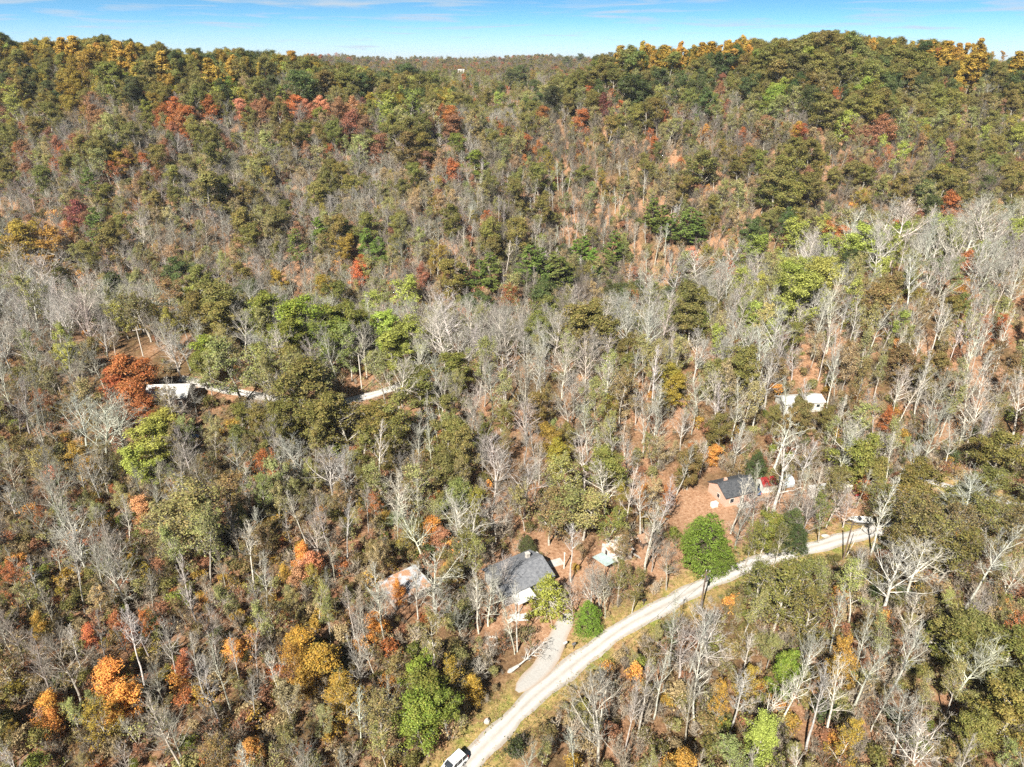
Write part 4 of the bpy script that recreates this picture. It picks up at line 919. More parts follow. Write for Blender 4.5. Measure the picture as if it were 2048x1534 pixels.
add('maple', 'orange', [(1920, 575, 36), (1925, 605, 30), (1800, 695, 40), (1985, 700, 24), (85, 1420, 56), (95, 1455, 50), (225, 1345, 70), (245, 1385, 76), (235, 1420, 60), (470, 1285, 46), (1430, 905, 36), (860, 1055, 50), (600, 1110, 40), (800, 1180, 30), (750, 1250, 46), (490, 1500, 56), (1290, 985, 24)])
add('maple', 'red', [(230, 1250, 40), (180, 1265, 30), (370, 1340, 40), (1740, 970, 40), (1225, 1040, 30)])
add('maple', 'gold', [(600, 1285, 70), (640, 1320, 84), (620, 1360, 70), (665, 1375, 66), (610, 1330, 60), (75, 1250, 32), (575, 1140, 24), (165, 905, 56), (180, 935, 48), (835, 1065, 30), (950, 1380, 46)])
add('thin', 'gold', [(1700, 1325, 50), (1655, 1335, 44), (1690, 1475, 54), (910, 1350, 50), (1440, 1400, 40), (690, 1400, 70), (590, 1330, 50)])
add('maple', 'pink', [(610, 1125, 56), (590, 1150, 44), (285, 1010, 48), (880, 1075, 44), (370, 1320, 36), (100, 950, 40)])
add('thin', 'tolive', [(470, 720, 92), (520, 730, 80), (600, 745, 84), (640, 760, 70), (370, 1010, 120), (340, 1060, 100), (400, 1060, 90), (1110, 1000, 84), (1140, 960, 80), (1170, 1010, 80), ])
add('thin', 'brown', [(1995, 1035, 80), (2035, 1045, 80), (1945, 1055, 80), (1920, 1030, 50)])
add('thin', 'olive', [(1560, 1190, 110), (1620, 1220, 96), (1520, 1160, 80), (1600, 1165, 84), (1830, 1040, 100), (1865, 1075, 96), (1815, 1005, 76), (1900, 1090, 90)])
add('thin', 'brown', [(1100, 1020, 80), (1840, 1060, 100), (1805, 1098, 66), (320, 600, 70), (280, 590, 64), (440, 1000, 80)])
add('bare', 'white', [(185, 840, 104), (150, 830, 80), (230, 830, 90), (350, 695, 62), (370, 690, 50), (1690, 868, 86), (1960, 1005, 96), (1930, 1000, 80), (1790, 1135, 110), (1840, 1120, 90), (1050, 825, 62), (885, 672, 80), (1020, 668, 80), (1000, 640, 70), (905, 610, 80), (880, 625, 76), (940, 620, 70), (990, 910, 76), (985, 945, 80), (1050, 955, 80), (790, 985, 76), (1215, 960, 70), (30, 550, 100), (80, 540, 90), (1690, 440, 70), (1760, 440, 80), (1800, 445, 80), (1950, 440, 90), (2000, 450, 90), (1250, 590, 70), (1300, 565, 80), (1350, 545, 80), (1400, 530, 80), (1450, 505, 70), (1200, 600, 70), (1150, 600, 60), (660, 925, 80), (690, 935, 70), (590, 890, 60), (1940, 1240, 70), (1370, 1290, 90), (1430, 1270, 100), (1850, 1480, 110), (1810, 1440, 90), (560, 700, 70), (130, 1060, 80), (150, 1075, 70), (160, 600, 80), (210, 570, 70), (1480, 690, 70), (1510, 680, 60), (1440, 690, 60)])
add('slim', 'white', [(1035, 1210, 34), (955, 1175, 40), (830, 1170, 40), (1475, 985, 34), (1520, 970, 34), (1605, 970, 40), (1580, 790, 30), (1625, 795, 30), (335, 790, 34)])
add('thin', 'brown', [(1655, 975, 44), (1560, 955, 40), (1690, 965, 50), (1240, 1085, 40), (330, 800, 50)])
add('bare', 'white', [(988, 1160, 60), (1002, 1135, 46), (975, 1190, 60), (1490, 1000, 60), (865, 1195, 60), (765, 1190, 50), (355, 800, 54), (385, 785, 44), (1540, 1005, 44), (1665, 1000, 50), (1620, 1005, 50), (1700, 1000, 46), (1205, 1160, 60), (1300, 1070, 46)])
add('bare', 'grey', [ (960, 1190, 60), (1185, 1165, 60), (1215, 1175, 50), (1340, 1120, 50), (1600, 1000, 54), (1610, 1030, 60), (1575, 1010, 50), (1640, 960, 50), (1150, 1180, 36), (925, 1225, 50), (1310, 1085, 44), (730, 1230, 54), (1730, 890, 60), (1480, 1040, 50), (1520, 1050, 44)])
add('thin', 'olive', [(1560, 1075, 40), (1500, 1075, 36), (1650, 1030, 40), (1770, 1000, 70), (1240, 1150, 44), (1270, 1165, 40), (920, 1100, 60), (960, 1060, 60), (1215, 1050, 60)])
add('gnarl', 'white', [(935, 1060, 90), (920, 1040, 80), (870, 1160, 100), (1010, 740, 70), (1560, 870, 60)])
add('slim', 'white', [(520, 1150, 44), (330, 1280, 50), (390, 1310, 44), (420, 1370, 50), (440, 1330, 46), (1320, 1340, 40), (1390, 1260, 40), (1680, 1380, 60), (1640, 1400, 56), (1480, 1370, 50), (1530, 1370, 50), (1730, 1330, 60), (1350, 1250, 40), (1985, 850, 44), (1260, 1400, 40), (760, 1200, 44), (740, 1170, 50), (1030, 1215, 30), (1300, 1050, 60), (1290, 1000, 50)])
add('cedar', 'cedar', [(1178, 1235, 56), (1418, 1088, 98), (1440, 1110, 60), (1394, 1065, 56)])
add('cedar', 'dark', [(1055, 1090, 36), (1512, 930, 44), (1585, 1050, 56), (1590, 1075, 50)])
add('feather', 'lime', [(1098, 1190, 74)])
HFAC = {'bare': 1.75, 'slim': 3.2, 'gnarl': 1.7, 'thin': 1.65, 'slimthin': 3.0, 'oak': 1.4, 'airy': 1.4, 'maple': 1.35, 'poplar': 2.9, 'pine': 2.2, 'cedar': 1.35, 'feather': 1.4}
HLIM = {'bare': (11, 25), 'slim': (17, 27), 'gnarl': (16, 26), 'thin': (11, 24), 'slimthin': (14, 25), 'oak': (11, 24), 'airy': (11, 23), 'maple': (6, 17), 'poplar': (12, 26), 'pine': (9, 22), 'cedar': (4, 16), 'feather': (6, 10)}

class Tree: pass
TREES = []
def put(kind, col, x, y, h, wid=None, notable=False):
    t = Tree(); ps = BYKIND[kind]; p = ps[int(rng.integers(len(ps)))]
    t.kind, t.col, t.x, t.y, t.h, t.p, t.notable = kind, col, x, y, h, p, notable
    t.z = float(terrain(x, y)) - 0.15; t.sz = h / p.H
    t.sxy = t.sz * rng.uniform(.88, 1.12) if wid is None else min(max(wid * 1.12 / 2 / p.crad, t.sz * .62), t.sz * 1.7)
    t.rad = p.crad * t.sxy; t.rz = rng.random() * 6.283
    t.lean = rng.normal(0, .075 if kind in ('bare', 'slim', 'slimthin', 'gnarl') else .04, 2)
    if kind in ('bare', 'slim', 'gnarl'):
        b = np.array(BC[col]) * rng.uniform(.74, 1.2) * (1 + rng.normal(0, .03, 3)); t.bark = b; t.lc = t.lc2 = (.1, .1, .03)
    else:
        t.bark = np.array(BC['grey' if kind not in ('pine', 'cedar') else 'dark']) * rng.uniform(.75, 1.35)
        j = rng.uniform(.82, 1.2) * (1 + rng.normal(0, .06, 3)); t.lc = np.array(LC[col][1]) * j; t.lc2 = np.array(LC[col][2]) * j
    TREES.append(t); return t

# things the photo shows uncovered: no crown in front of them (photo pixels: x, y, half width, half height)
KEEP = [(1025, 1172, 52, 48), (812, 1186, 44, 36), (1234, 1106, 28, 18), (1460, 990, 46, 30), (1532, 972, 20, 18), (1636, 984, 22, 12), (352, 775, 46, 24), (1718, 1046, 26, 14), (912, 1514, 36, 30), (1110, 1128, 20, 12), (1572, 803, 14, 14), (1628, 808, 8, 8), (1418, 1090, 50, 62), (1098, 1190, 40, 46), (1178, 1235, 28, 34), (1405, 1190, 10, 34), (1683, 1086, 8, 18), (724, 770, 8, 20), (1040, 1335, 30, 20), (1030, 1235, 26, 12), (1205, 1137, 12, 16), (720, 790, 26, 8), (1140, 1292, 16, 8), (975, 1440, 10, 8), (288, 690, 7, 14), (1563, 963, 18, 10), (1682, 982, 12, 8), (1507, 980, 10, 8), (270, 770, 46, 56), (455, 780, 50, 8)]
LINES = [([p for p in ROAD_PX if 900 < p[0] < 1735], 19), ([p for p in DRIVE_PX], 18), ([(1862, 963), (1905, 976)], 7), ([(1885, 1010), (1950, 1026)], 8)]
LP = []
for ps, r in LINES:
    for (a, b), (c, d) in zip(ps[:-1], ps[1:]):
        for k in range(8): LP.append((a + (c - a) * k / 8, b + (d - b) * k / 8, r, r * .8))
KA = np.array(KEEP + LP, float)
def covers(x, y, z, h, rad, slack=1.0):
    lean = 0
    for s, wr in ((.35, .25), (.5, .7), (.65, 1.0), (.8, .9), (.95, .5)):
        px, py, dep = project(x, y, z + h * s); w_ = rad * wr * FPX / dep * slack
        if np.any((np.abs(KA[:, 0] - px) < KA[:, 2] + w_) & (np.abs(KA[:, 1] - py) < KA[:, 3] + w_ * .7)): return True
    return False

GRID = {}
def near_ok(x, y, r):
    k = (int(x // 8), int(y // 8))
    for i in range(-2, 3):
        for j in range(-2, 3):
            for (a, b, q) in GRID.get((k[0] + i, k[1] + j), ()):
                if (a - x) ** 2 + (b - y) ** 2 < (q + r) ** 2: return False
    return True
def reserve(x, y, r): GRID.setdefault((int(x // 8), int(y // 8)), []).append((x, y, r))

EVERG = ('cedar', 'feather', 'pine')
for px, py, wpx, kind, col, hf in T:
    ctr = {'slim': .62, 'slimthin': .62, 'cedar': .45, 'feather': .45, 'pine': .6}.get(kind, .66)
    h = 15.0
    for _ in range(4):
        q = at(px, py, h * ctr)
        for sh in (8, 16, 24, 32, 44):
            if q is None and py < 200: q = at(px, py + sh, h * ctr)
        if q is None: break
        dep = project(q[0], q[1], q[2] + h * ctr)[2]; wid = wpx * dep / FPX
        h = float(np.clip(wid * HFAC[kind] * (hf or 1), *HLIM[kind]))
    if q is None: continue
    put(kind, col, q[0], q[1], h, wid, True)
    reserve(q[0], q[1], min(wid * .30, 3.6))

# the mixture of the woods between them, by the part of the picture the tree stands in
def mixof(px, py, y):
    def W(**k): return k
    if y > 900: return W(bare_dim=.18, maple_russet=.34, oak_olive=.16, airy_brown=.14, maple_maroon=.10, oak_brown=.08)
    if py < 125 and y > 380:
        if px < 620: return W(oak_olive=.22, poplar_gold=.30, oak_yolive=.24, oak_dark=.10, maple_rust=.05, airy_ygreen=.09)
        if 1180 < px < 1500: return W(poplar_gold=.66, oak_olive=.16, thin_tan=.1, oak_dark=.08)
        if px > 1820: return W(poplar_gold=.58, oak_yolive=.25, oak_olive=.1, oak_dark=.07)
        if px > 1480: return W(oak_olive=.75, oak_yolive=.15, oak_dark=.1)
        return W(bare_dim=.25, maple_russet=.3, oak_olive=.2, thin_tolive=.15, oak_dark=.1)
    if y > 262:
        if py < 215:
            if px < 900: return W(oak_olive=.30, bare_grey=.10, thin_tolive=.16, maple_russet=.12, oak_yolive=.10, oak_dark=.08, thin_tan=.06, airy_ygreen=.08)
            if px > 1480: return W(oak_olive=.52, bare_grey=.10, thin_tolive=.14, oak_dark=.08, oak_ygreen=.06, maple_russet=.05, airy_tolive=.05)
            return W(bare_grey=.20, oak_olive=.26, thin_tolive=.24, maple_russet=.09, oak_dark=.06, maple_rust=.05, airy_tolive=.10)
        if py < 330:
            if px < 700: return W(bare_grey=.16, thin_tolive=.22, maple_russet=.14, oak_olive=.16, thin_tan=.16, maple_rust=.06, airy_tolive=.10)
            if px > 1550: return W(bare_grey=.18, thin_tolive=.26, oak_olive=.24, maple_russet=.08, thin_tan=.10, airy_ygreen=.06, airy_tolive=.08)
            return W(bare_grey=.26, thin_tolive=.28, bare_white=.06, oak_olive=.12, thin_tan=.14, maple_rust=.05, airy_tolive=.09)
        if px < 900: return W(bare_grey=.26, thin_tolive=.28, oak_olive=.12, thin_tan=.16, maple_russet=.06, bare_white=.05, airy_tolive=.07)
        if px < 1350: return W(bare_grey=.26, slim_white=.12, thin_tolive=.26, oak_olive=.07, thin_tan=.18, maple_russet=.05, airy_tolive=.06)
        return W(bare_grey=.26, thin_tolive=.26, oak_olive=.16, thin_tan=.16, maple_russet=.06, airy_tolive=.10)
    if py < 640:
        if px < 420: return W(bare_white=.2, bare_grey=.3, thin_tolive=.28, slim_grey=.1, thin_brown=.12)
        if px < 1250: return W(bare_white=.34, bare_grey=.1, thin_tolive=.3, airy_ygreen=.08, oak_olive=.1, airy_tolive=.08)
        return W(bare_white=.26, airy_ygreen=.18, thin_tolive=.24, slim_white=.08, oak_olive=.08, maple_rust=.03, thin_tan=.04, airy_tolive=.09)
    if py < 980:
        if px < 420: return W(bare_grey=.22, slim_grey=.12, thin_brown=.30, thin_tolive=.2, bare_white=.06, airy_brown=.1)
        if px < 1250: return W(bare_white=.16, bare_grey=.1, thin_tolive=.26, thin_brown=.16, oak_olive=.16, slim_white=.08, airy_tolive=.08)
        return W(slim_white=.28, bare_white=.14, thin_brown=.16, slimthin_tolive=.2, thin_tan=.10, oak_olive=.06, maple_rust=.03, airy_tolive=.03)
    if px < 800: return W(bare_grey=.08, slim_white=.16, slim_grey=.14, thin_brown=.20, thin_tolive=.12, slimthin_tolive=.22, airy_brown=.04, maple_orange=.02, maple_gold=.02)
    if py > 1180: return W(slim_white=.26, slim_grey=.12, slimthin_tolive=.26, thin_brown=.16, bare_white=.06, thin_tolive=.10, maple_gold=.02, oak_ygreen=.02)
    return W(slim_white=.16, bare_white=.14, thin_tolive=.3, thin_brown=.26, slimthin_tolive=.14)

def mixture(px, py, y, x=0.0):
    m = mixof(px, py, y)
    yr = float(smoothinterp(np.array([x]), XR, YR, 40)[0])
    if -36 < y - yr < 22:                                  # the pale crest of the near ridge
        if x > 45: return dict(bare_white=.50, airy_ygreen=.16, slim_white=.10, thin_tolive=.14, oak_olive=.04, maple_rust=.03, thin_tan=.03)
        return dict(bare_white=.58, bare_grey=.14, thin_tolive=.18, oak_olive=.06, airy_ygreen=.04)
    f = 1.0 if py < 190 else (4.2 if y > 262 and py > 235 else 2.6 if py < 660 else 2.3)
    if yr + 26 < y < yr + 95 and x < 60: m['pine_pine'] = .10; m['pine_dark'] = .08; m['oak_dark'] = m.get('oak_dark', 0) + .06
    if yr + 22 < y < yr + 130 and px > 1150: m['bare_dim'] = m.pop('bare_grey', .2) + m.pop('slim_white', 0); m['oak_dark'] = m.get('oak_dark', 0) + .08
    m = dict(m); m['thin_yolive'] = m.get('thin_yolive', 0) + .05; m['thin_rust'] = .025
    if px < 900 and 700 < py: m['thin_rust'] = .035; m['thin_tan'] = m.get('thin_tan', 0) + .06
    if y > yr + 40 and py > 230 and px > 980:
        w_ = m.pop('bare_white', 0) + m.pop('bare_grey', 0) * .6; m['bare_dim'] = m.get('bare_dim', 0) + w_
    return {k: v * (f if k.startswith(('bare', 'slim_')) else .7 if k.endswith('brown') else 1) for k, v in m.items()}

def clear_ground(x, y):
    p = np.array([x, y])
    for ln, r in ((ROAD, 3.6), (DRIVE, 3.2), (LANE, 3), (LANE2, 2.5), (BACK, 3)):
        if np.min(np.hypot(ln[:, 0] - x, ln[:, 1] - y)) < r: return True
    for (cx_, cy_, r) in FOOT:
        if (x - cx_) ** 2 + (y - cy_) ** 2 < r * r: return True
    return False

def yard_at(x, y):
    for (a, b, r) in YP:
        if (x - a) ** 2 + (y - b) ** 2 < (r * .85) ** 2: return True
    return False
YP = [(at(a, b)[0], at(a, b)[1], r) for a, b, r in YARDS]

def sprinkle(y0, y1, cell, keep, rmin, spread=.80, xw=None):
    for yy in np.arange(y0, y1, cell):
        hw = spread * (yy + 40) + 14 if xw is None else xw * yy
        off = (0 if xw is None else -0.04 * yy)
        for xx in np.arange(off - hw, off + hw, cell):
            if rng.random() > keep: continue
            x = xx + rng.uniform(-.5, .5) * cell * .9; y = yy + rng.uniform(-.5, .5) * cell * .9; z = float(terrain(x, y))
            px, py, dep = project(x, y, z + 12)
            if py > 1800 or px < -260 or px > 2310: continue
            if y < 300 and clear_ground(x, y): continue
            if y < 220 and yard_at(x, y) and rng.random() > .3: continue
            mx_ = mixture(px, py, y, x); ks = list(mx_); k = ks[int(rng.choice(len(ks), p=np.array(list(mx_.values())) / sum(mx_.values())))]
            kind, col = k.split('_')
            wide = 1.0; lo, hi = HLIM[kind]; big = kind in ('oak', 'airy')
            h = {'bare': rng.uniform(12, 19) if y > 262 else rng.uniform(12, 21), 'slim': rng.uniform(14, 24), 'thin': rng.uniform(10, 19) if y > 150 else rng.uniform(7, 15), 'slimthin': rng.uniform(12, 22), 'oak': rng.uniform(10, 17), 'airy': rng.uniform(10, 16), 'maple': rng.uniform(6, 11), 'poplar': rng.uniform(11, 17), 'pine': 14, 'gnarl': 20}[kind]
            if y < 200: h *= .93
            if y > 262 and y < 600: h *= 1.3 if kind in ('maple', 'oak', 'airy') else .86; wide = 1.2
            if y > 380 and kind == 'poplar': h *= 1.55
            if y > 900: wide = 1.5
            if y < 150 and kind in ('thin', 'slimthin', 'slim', 'bare'): h *= rng.uniform(.6, 1.05)
            r_ = BYKIND[kind][0].crad * h / BYKIND[kind][0].H
            if not near_ok(x, y, rmin): continue
            if y < 230:
                if covers(x, y, z, h, r_, .95):
                    h = rng.uniform(4.5, 8); kind = 'bare' if kind in ('slim', 'bare', 'gnarl') else ('slim' if kind == 'oak' else kind)
                    if kind == 'slim': kind, col = 'bare', 'grey'
                    r_ = BYKIND[kind][0].crad * h / BYKIND[kind][0].H
                    if covers(x, y, z, h, r_, .95): continue
            t_ = put(kind, col, x, y, h); t_.sxy *= wide; t_.rad *= wide; reserve(x, y, rmin)
sprinkle(36, 150, 4.3, .86, 1.7)
sprinkle(150, 262, 4.6, .88, 1.8)
sprinkle(262, 530, 4.8, .95, 1.7)
sprinkle(530, 1000, 11, .9, 3, xw=.30)
sprinkle(1000, 2000, 12, .95, 3, xw=.26)

# ------------------------------------------------------------------ names, labels
LOOK = {'bare': {'white': 'spreading pale bare tree', 'grey': 'spreading grey bare tree', 'dim': 'dull grey bare tree'},
        'slim': {'white': 'tall slim pale bare tree', 'grey': 'tall slim grey bare tree'}, 'gnarl': {'white': 'gnarled white bare tree'}}
KN = {'bare': ('bare_tree', '%s'), 'slim': ('bare_tree', '%s'), 'gnarl': ('bare_tree', '%s'), 'thin': ('thinning_tree', 'thin %s tree'), 'slimthin': ('thinning_tree', 'slim thin %s tree'),
      'oak': ('broadleaf_tree', 'full crowned %s tree'), 'airy': ('broadleaf_tree', 'airy %s tree'), 'maple': ('autumn_tree', '%s autumn tree'), 'poplar': ('autumn_tree', 'narrow %s autumn tree'),
      'pine': ('pine_tree', '%s pine'), 'cedar': ('cedar_tree', '%s cedar'), 'feather': ('evergreen_tree', '%s feathery evergreen')}
ZONES = [('by the bottom left corner', 120, 1420, 1), ('in the bottom left woods', 450, 1420, 1), ('beside the golden trees at bottom', 640, 1330, 1), ('left of the white car', 800, 1450, 1), ('below the gravel road at bottom', 1250, 1440, 1),
 ('below the utility pole', 1450, 1400, 1), ('by the bottom right corner', 1850, 1440, 1), ('below the road bend', 1560, 1230, 1), ('right of the road bend', 1850, 1180, 1), ('along the left edge', 60, 1050, 1),
 ('left of the leaf covered roof', 600, 1150, 1), ('beside the leaf covered roof', 810, 1160, .7), ('behind the grey roofed house', 1000, 1020, 1), ('beside the grey roofed house', 1080, 1180, .7), ('below the white roofed cabin', 380, 980, 1), ('beside the white roofed cabin', 300, 790, .8),
 ('behind the brick house', 1380, 850, 1), ('beside the brick house', 1460, 990, .6), ('beside the red shed', 1560, 950, .6), ('beside the boat', 1760, 1020, .7), ('by the side lane at right', 1930, 960, .8), ('near the half hidden white house', 1620, 790, .8), ('on the right edge slope', 1960, 760, 1),
 ('by the back lane', 640, 800, .8), ('at picture centre', 1000, 820, 1), ('on the wooded rise at centre', 1150, 660, 1), ('behind the back lane', 580, 650, 1), ('behind the white roofed cabin', 280, 620, 1), ('on the upper left edge', 60, 560, 1), ('along the near ridge crest', 1350, 560, 1), ('on the near ridge at right', 1650, 540, 1), ('on the near ridge end', 1930, 470, 1),
 ('in the valley', 900, 520, 1), ('in the valley at left', 500, 480, 1), ('low on the left far hill', 200, 400, 1), ('on the far hill at left', 250, 270, 1), ('on the left hilltop', 200, 120, 1), ('midway up the far hill', 750, 300, 1), ('left of the saddle', 600, 150, 1), ('in the saddle between the hills', 1000, 200, 1), ('in the far hill hollow', 1150, 350, 1), ('on the far hill at right', 1600, 330, 1), ('on the right hilltop', 1650, 130, 1), ('on the far right hilltop', 1950, 140, 1), ('right of the saddle', 1330, 120, 1), ('far right up the hill', 1950, 320, 1), ('below the right hilltop', 1450, 220, 1)]
ORD = ['leftmost', 'second from left', 'third from left', 'fourth from left', 'fifth from left', 'sixth from left', 'seventh from left', 'eighth from left', 'ninth from left', 'tenth from left']
def size_key(t): return -t.h / math.hypot(t.x, t.y)
FAM = {}
for t in TREES:
    t.px, t.py, t.dep = [float(v) for v in project(t.x, t.y, t.z + t.h * .6)]
    t.vis = -60 < t.px < 2108 and -40 < t.py < 1534 + 0.5 * t.h * FPX / t.dep
    t.fam = KN[t.kind][0]
    if t.vis: FAM.setdefault(t.fam, []).append(t)
SOLO = []
for f, ts in FAM.items():
    ts.sort(key=lambda t: size_key(t) * (1.6 if t.notable else 1)); SOLO += ts[:300]
solo_ids = {id(t) for t in SOLO}
REST = [t for t in TREES if id(t) not in solo_ids]
groups = {}
for t in SOLO:
    lk = LOOK[t.kind][t.col] if t.kind in LOOK else KN[t.kind][1] % LC[t.col][0]
    zn = min(ZONES, key=lambda q: math.hypot((t.px - q[1]), (t.py - q[2]) * 1.25) / q[3])[0]
    t.lk, t.zn = lk, zn; groups.setdefault((lk, zn), []).append(t)
for (lk, zn), ts in groups.items():
    ts.sort(key=lambda t: t.py)
    rows = [ts] if len(ts) <= 9 else [list(a) for a in np.array_split(np.array(ts, object), min(3, math.ceil(len(ts) / 9)))]
    rn = [''] if len(rows) == 1 else (['back row, ', 'front row, '] if len(rows) == 2 else ['back row, ', 'middle row, ', 'front row, '])
    for row, nm in zip(rows, rn):
        row.sort(key=lambda t: t.px)
        for i, t in enumerate(row):
            t.label = '%s %s' % (lk, zn) if len(ts) == 1 else '%s%s %s %s' % (nm, ORD[min(i, 9)] if len(row) > 1 else 'lone', lk, zn)
            t.label = t.label[0].lower() + t.label[1:]
            t.group = None if len(ts) == 1 else '%ss %s' % (lk, zn)
            if len(row) > 10 and i >= 9: t.label = '%s%s %s' % (nm, lk, zn)

# ------------------------------------------------------------------ single trees
def props(o, t):
    o['leafcol'] = [float(v) for v in t.lc]; o['leafcol2'] = [float(v) for v in t.lc2]; o['barkcol'] = [float(v) for v in t.bark]
for t in SOLO:
    eul = (t.lean[0], t.lean[1], t.rz); scl = (t.sxy, t.sxy, t.sz)
    if math.hypot(t.x, t.y) < 215 or t.notable:
        o = bpy.data.objects.new(t.fam, None); o.empty_display_size = .5; COL.objects.link(o)
        for nm, me_ in (('trunk', t.p.trunk), ('crown', t.p.crown)):
            c = bpy.data.objects.new(nm, me_); COL.objects.link(c); c.parent = o; props(c, t)
    else:
        o = bpy.data.objects.new(t.fam, t.p.whole); COL.objects.link(o); props(o, t)
    o.location = (t.x, t.y, t.z); o.rotation_euler = eul; o.scale = scl
    tag(o, t.label, 'tree', t.group)

# ------------------------------------------------------------------ woods and undergrowth nobody could count
def scatter_group():
    ng = bpy.data.node_groups.new('woodland', 'GeometryNodeTree')
    ng.interface.new_socket('Geometry', in_out='INPUT', socket_type='NodeSocketGeometry')
    ng.interface.new_socket('Geometry', in_out='OUTPUT', socket_type='NodeSocketGeometry')
    n = ng.nodes; l = ng.links
    gi = n.new('NodeGroupInput'); go = n.new('NodeGroupOutput')
    ci = n.new('GeometryNodeCollectionInfo'); ci.inputs['Collection'].default_value = PC
    ci.inputs['Separate Children'].default_value = True; ci.inputs['Reset Children'].default_value = True
    ip = n.new('GeometryNodeInstanceOnPoints'); ip.inputs['Pick Instance'].default_value = True
    def na(nm, ty):
        a = n.new('GeometryNodeInputNamedAttribute'); a.data_type = ty; a.inputs['Name'].default_value = nm; return a.outputs[0]
    l.new(gi.outputs[0], ip.inputs['Points']); l.new(ci.outputs[0], ip.inputs['Instance'])
    l.new(na('pick', 'INT'), ip.inputs['Instance Index']); l.new(na('turn', 'FLOAT_VECTOR'), ip.inputs['Rotation']); l.new(na('size', 'FLOAT_VECTOR'), ip.inputs['Scale'])
    l.new(ip.outputs[0], go.inputs[0]); return ng
NG = scatter_group()
order = {nm: i for i, nm in enumerate(sorted(p.ob.name for p in PROTOS))}
def scatter(name, items):
    """items: (x, y, z, proto, rz, lean, (sx, sy, sz), leaf, leaf2, bark)"""
    me = bpy.data.meshes.new(name); me.vertices.add(len(items))
    me.vertices.foreach_set('co', np.array([i[:3] for i in items], np.float32).ravel())
    a = me.attributes.new('pick', 'INT', 'POINT'); a.data.foreach_set('value', np.array([order[i[3].ob.name] for i in items], np.int32))
    for nm, f in (('turn', lambda i: (i[5][0], i[5][1], i[4])), ('size', lambda i: i[6]), ('leafcol', lambda i: i[7]), ('leafcol2', lambda i: i[8]), ('barkcol', lambda i: i[9])):
        a = me.attributes.new(nm, 'FLOAT_VECTOR', 'POINT'); a.data.foreach_set('vector', np.array([f(i) for i in items], np.float32).ravel())
    o = bpy.data.objects.new(name, me); COL.objects.link(o)
    md = o.modifiers.new('woodland', 'NODES'); md.node_group = NG
    me.materials.append(BARK); return o
wood = scatter('far_woods', [(t.x, t.y, t.z, t.p, t.rz, t.lean, (t.sxy, t.sxy, t.sz), t.lc, t.lc2, t.bark) for t in REST])
tag(wood, 'dense mixed autumn woods covering the far hills and the gaps between nearer trees', 'woods', kind='stuff')

BR = []
UC = [('brown', .22), ('tolive', .2), ('olive', .14), ('tan', .14), ('russet', .10), ('bright', .07), ('orange', .05), ('gold', .04), ('dark', .04)]
un = [u for u, _ in UC]; uw = np.array([q for _, q in UC]); uw = uw / uw.sum()
def under(y0, y1, cell, keep):
    for yy in np.arange(y0, y1, cell):
        hw = .78 * (yy + 40) + 10
        for xx in np.arange(-hw, hw, cell):
            if rng.random() > keep: continue
            x = xx + rng.uniform(-.5, .5) * cell; y = yy + rng.uniform(-.5, .5) * cell; z = float(terrain(x, y))
            px, py, dep = project(x, y, z)
            if py > 1620 or px < -60 or px > 2110: continue
            if y < 300 and clear_ground(x, y): continue
            yd = y < 220 and yard_at(x, y)
            if yd and rng.random() > .22: continue
            # open, leaf strewn slopes have little brush
            op = math.sin(x / 23 + 1) + math.sin(y / 19 + x / 41) + .6 * math.sin(x / 7 + y / 9)
            if 1250 < px < 2000 and 640 < py < 1000: op += .9
            if op > .9 and rng.random() > .25: continue
            u = rng.random(); kd = 'shrub' if u < .42 else 'twigs' if u < .66 else 'mixed'
            p = BYKIND[kd][int(rng.integers(len(BYKIND[kd])))]; s = rng.uniform(.45, 1.25) * (.6 if yd else 1) * (1.7 if y > 270 else 1)
            if y < 200 and covers(x, y, z, 3 * s, 1.5 * s): 
                s *= .4
                if covers(x, y, z, 3 * s, 1.5 * s): continue
            c = un[int(rng.choice(len(un), p=uw))]
            if y < 170 and px < 900 and rng.random() < .38: c = ('rust', 'tan', 'russet', 'tan', 'yolive', 'gold', 'brown')[int(rng.integers(7))]
            j = rng.uniform(.6, 1.1)
            bk = np.array(BC['grey']) * rng.uniform(.45, 1.2) * np.array([1, .93, .85])
            BR.append((x, y, z - .05, p, rng.random() * 6.28, (0, 0), (s * rng.uniform(.8, 1.3), s * rng.uniform(.8, 1.3), s), np.array(LC[c][1]) * j, np.array(LC[c][2]) * j, bk))
under(48, 150, 2.1, .85)
under(150, 270, 2.9, .8)
under(270, 510, 4.4, .9)
br = scatter('undergrowth', BR); tag(br, 'low tangled brush and saplings covering the forest floor', 'undergrowth', kind='stuff')
print('TREES', len(TREES), 'solo', len(SOLO), 'rest', len(REST), 'brush', len(BR), {k: len(v) for k, v in FAM.items()})

print('LONG', [t.label for t in SOLO if len(t.label.split()) > 16][:5])

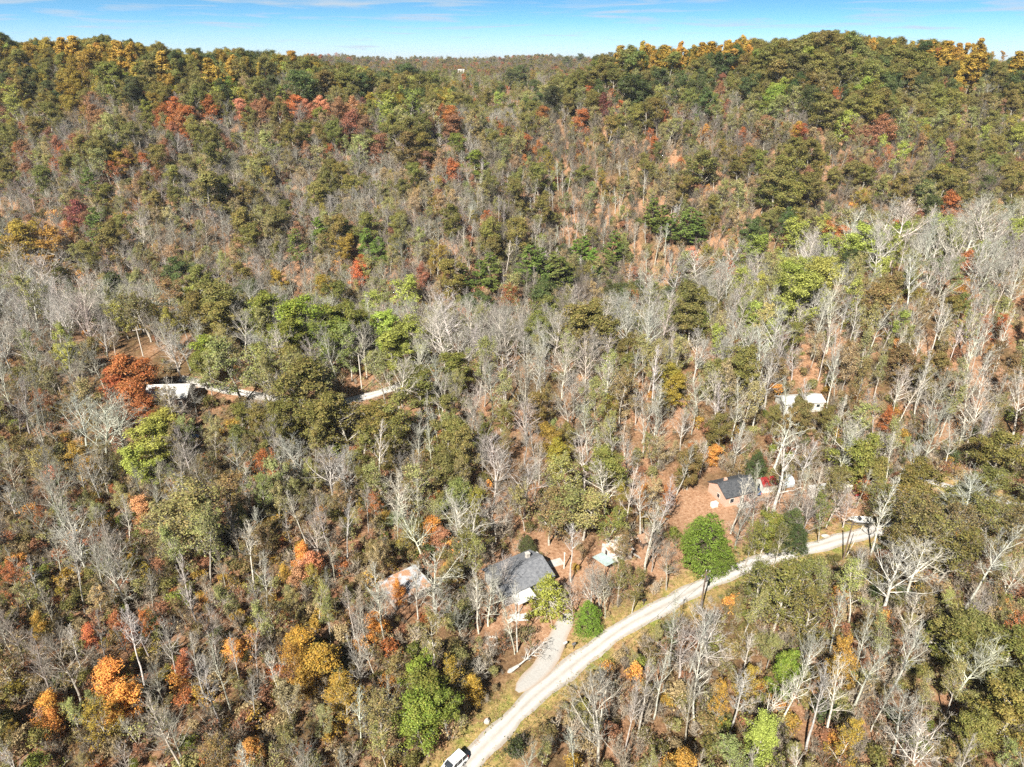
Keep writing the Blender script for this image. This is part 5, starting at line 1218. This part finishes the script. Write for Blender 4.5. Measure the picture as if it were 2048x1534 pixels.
# ------------------------------------------------------------------ ragged grass and leaves along the road edges
def edge_cover(name, label, line, width, lo, hi, n, size, rad, c1, c2, flat, seed):
    g = np.random.default_rng(seed); i = g.integers(0, len(line) - 1, n); d = np.gradient(line[:, :2], axis=0)[i]; d /= np.linalg.norm(d, axis=1)[:, None] + 1e-9
    o = (width / 2 + g.uniform(lo, hi, n)) * g.choice([-1, 1], n)
    x = line[i, 0] - d[:, 1] * o + g.normal(0, .4, n); y = line[i, 1] + d[:, 0] * o + g.normal(0, .4, n)
    ok = dist_line(x, y, DRIVE) > 1.9; x = x[ok]; y = y[ok]
    V, F, h, t = leaves(g, np.stack([x, y, terrain(x, y) + .10], 1), 7, rad, size, np.array([0, 100, -80.]), flat, .4, .3)
    o = bpy.data.objects.new(name, mesh_of(name, [(V, F, h, t, LEAF)])); COL.objects.link(o)
    o['leafcol'] = list(c1); o['leafcol2'] = list(c2); o['barkcol'] = [.3, .3, .3]; tag(o, label, name.replace('_', ' '), kind='stuff')
near = ROAD[(ROAD[:, 1] > 50) & (ROAD[:, 0] < 125)]
edge_cover('verge_grass', 'dry straw and green grass tufts along both verges of the gravel road', near, 3.6, -.25, 3.2, 2600, .10, .30, (.34, .27, .11), (.17, .19, .045), .8, 1)
edge_cover('fallen_leaves', 'brown fallen leaves gathered along the edges of the road', near, 3.6, -.55, 1.2, 1100, .07, .35, (.36, .19, .10), (.45, .30, .18), .15, 2)
# ------------------------------------------------------------------ air
hz = bpy.data.meshes.new('haze'); x0, x1, y0, y1, z0, z1 = -7500, 7500, -650, 9500, -60, 130
hz.from_pydata([(x, y, z) for z in (z0, z1) for x, y in ((x0, y0), (x1, y0), (x1, y1), (x0, y1))], [], [(3, 2, 1, 0), (4, 5, 6, 7), (0, 1, 5, 4), (1, 2, 6, 5), (2, 3, 7, 6), (3, 0, 4, 7)])
hm = bpy.data.materials.new('air'); hm.use_nodes = True; hm.node_tree.nodes.clear()
ho = hm.node_tree.nodes.new('ShaderNodeOutputMaterial'); hv = hm.node_tree.nodes.new('ShaderNodeVolumePrincipled')
hv.inputs['Density'].default_value = 0.00006; hv.inputs['Color'].default_value = (.80, .88, 1, 1)
hm.node_tree.links.new(hv.outputs[0], ho.inputs['Volume']); hz.materials.append(hm)
ho_ = bpy.data.objects.new('haze', hz); COL.objects.link(ho_); tag(ho_, 'thin blue air between the hills', 'haze', kind='stuff')
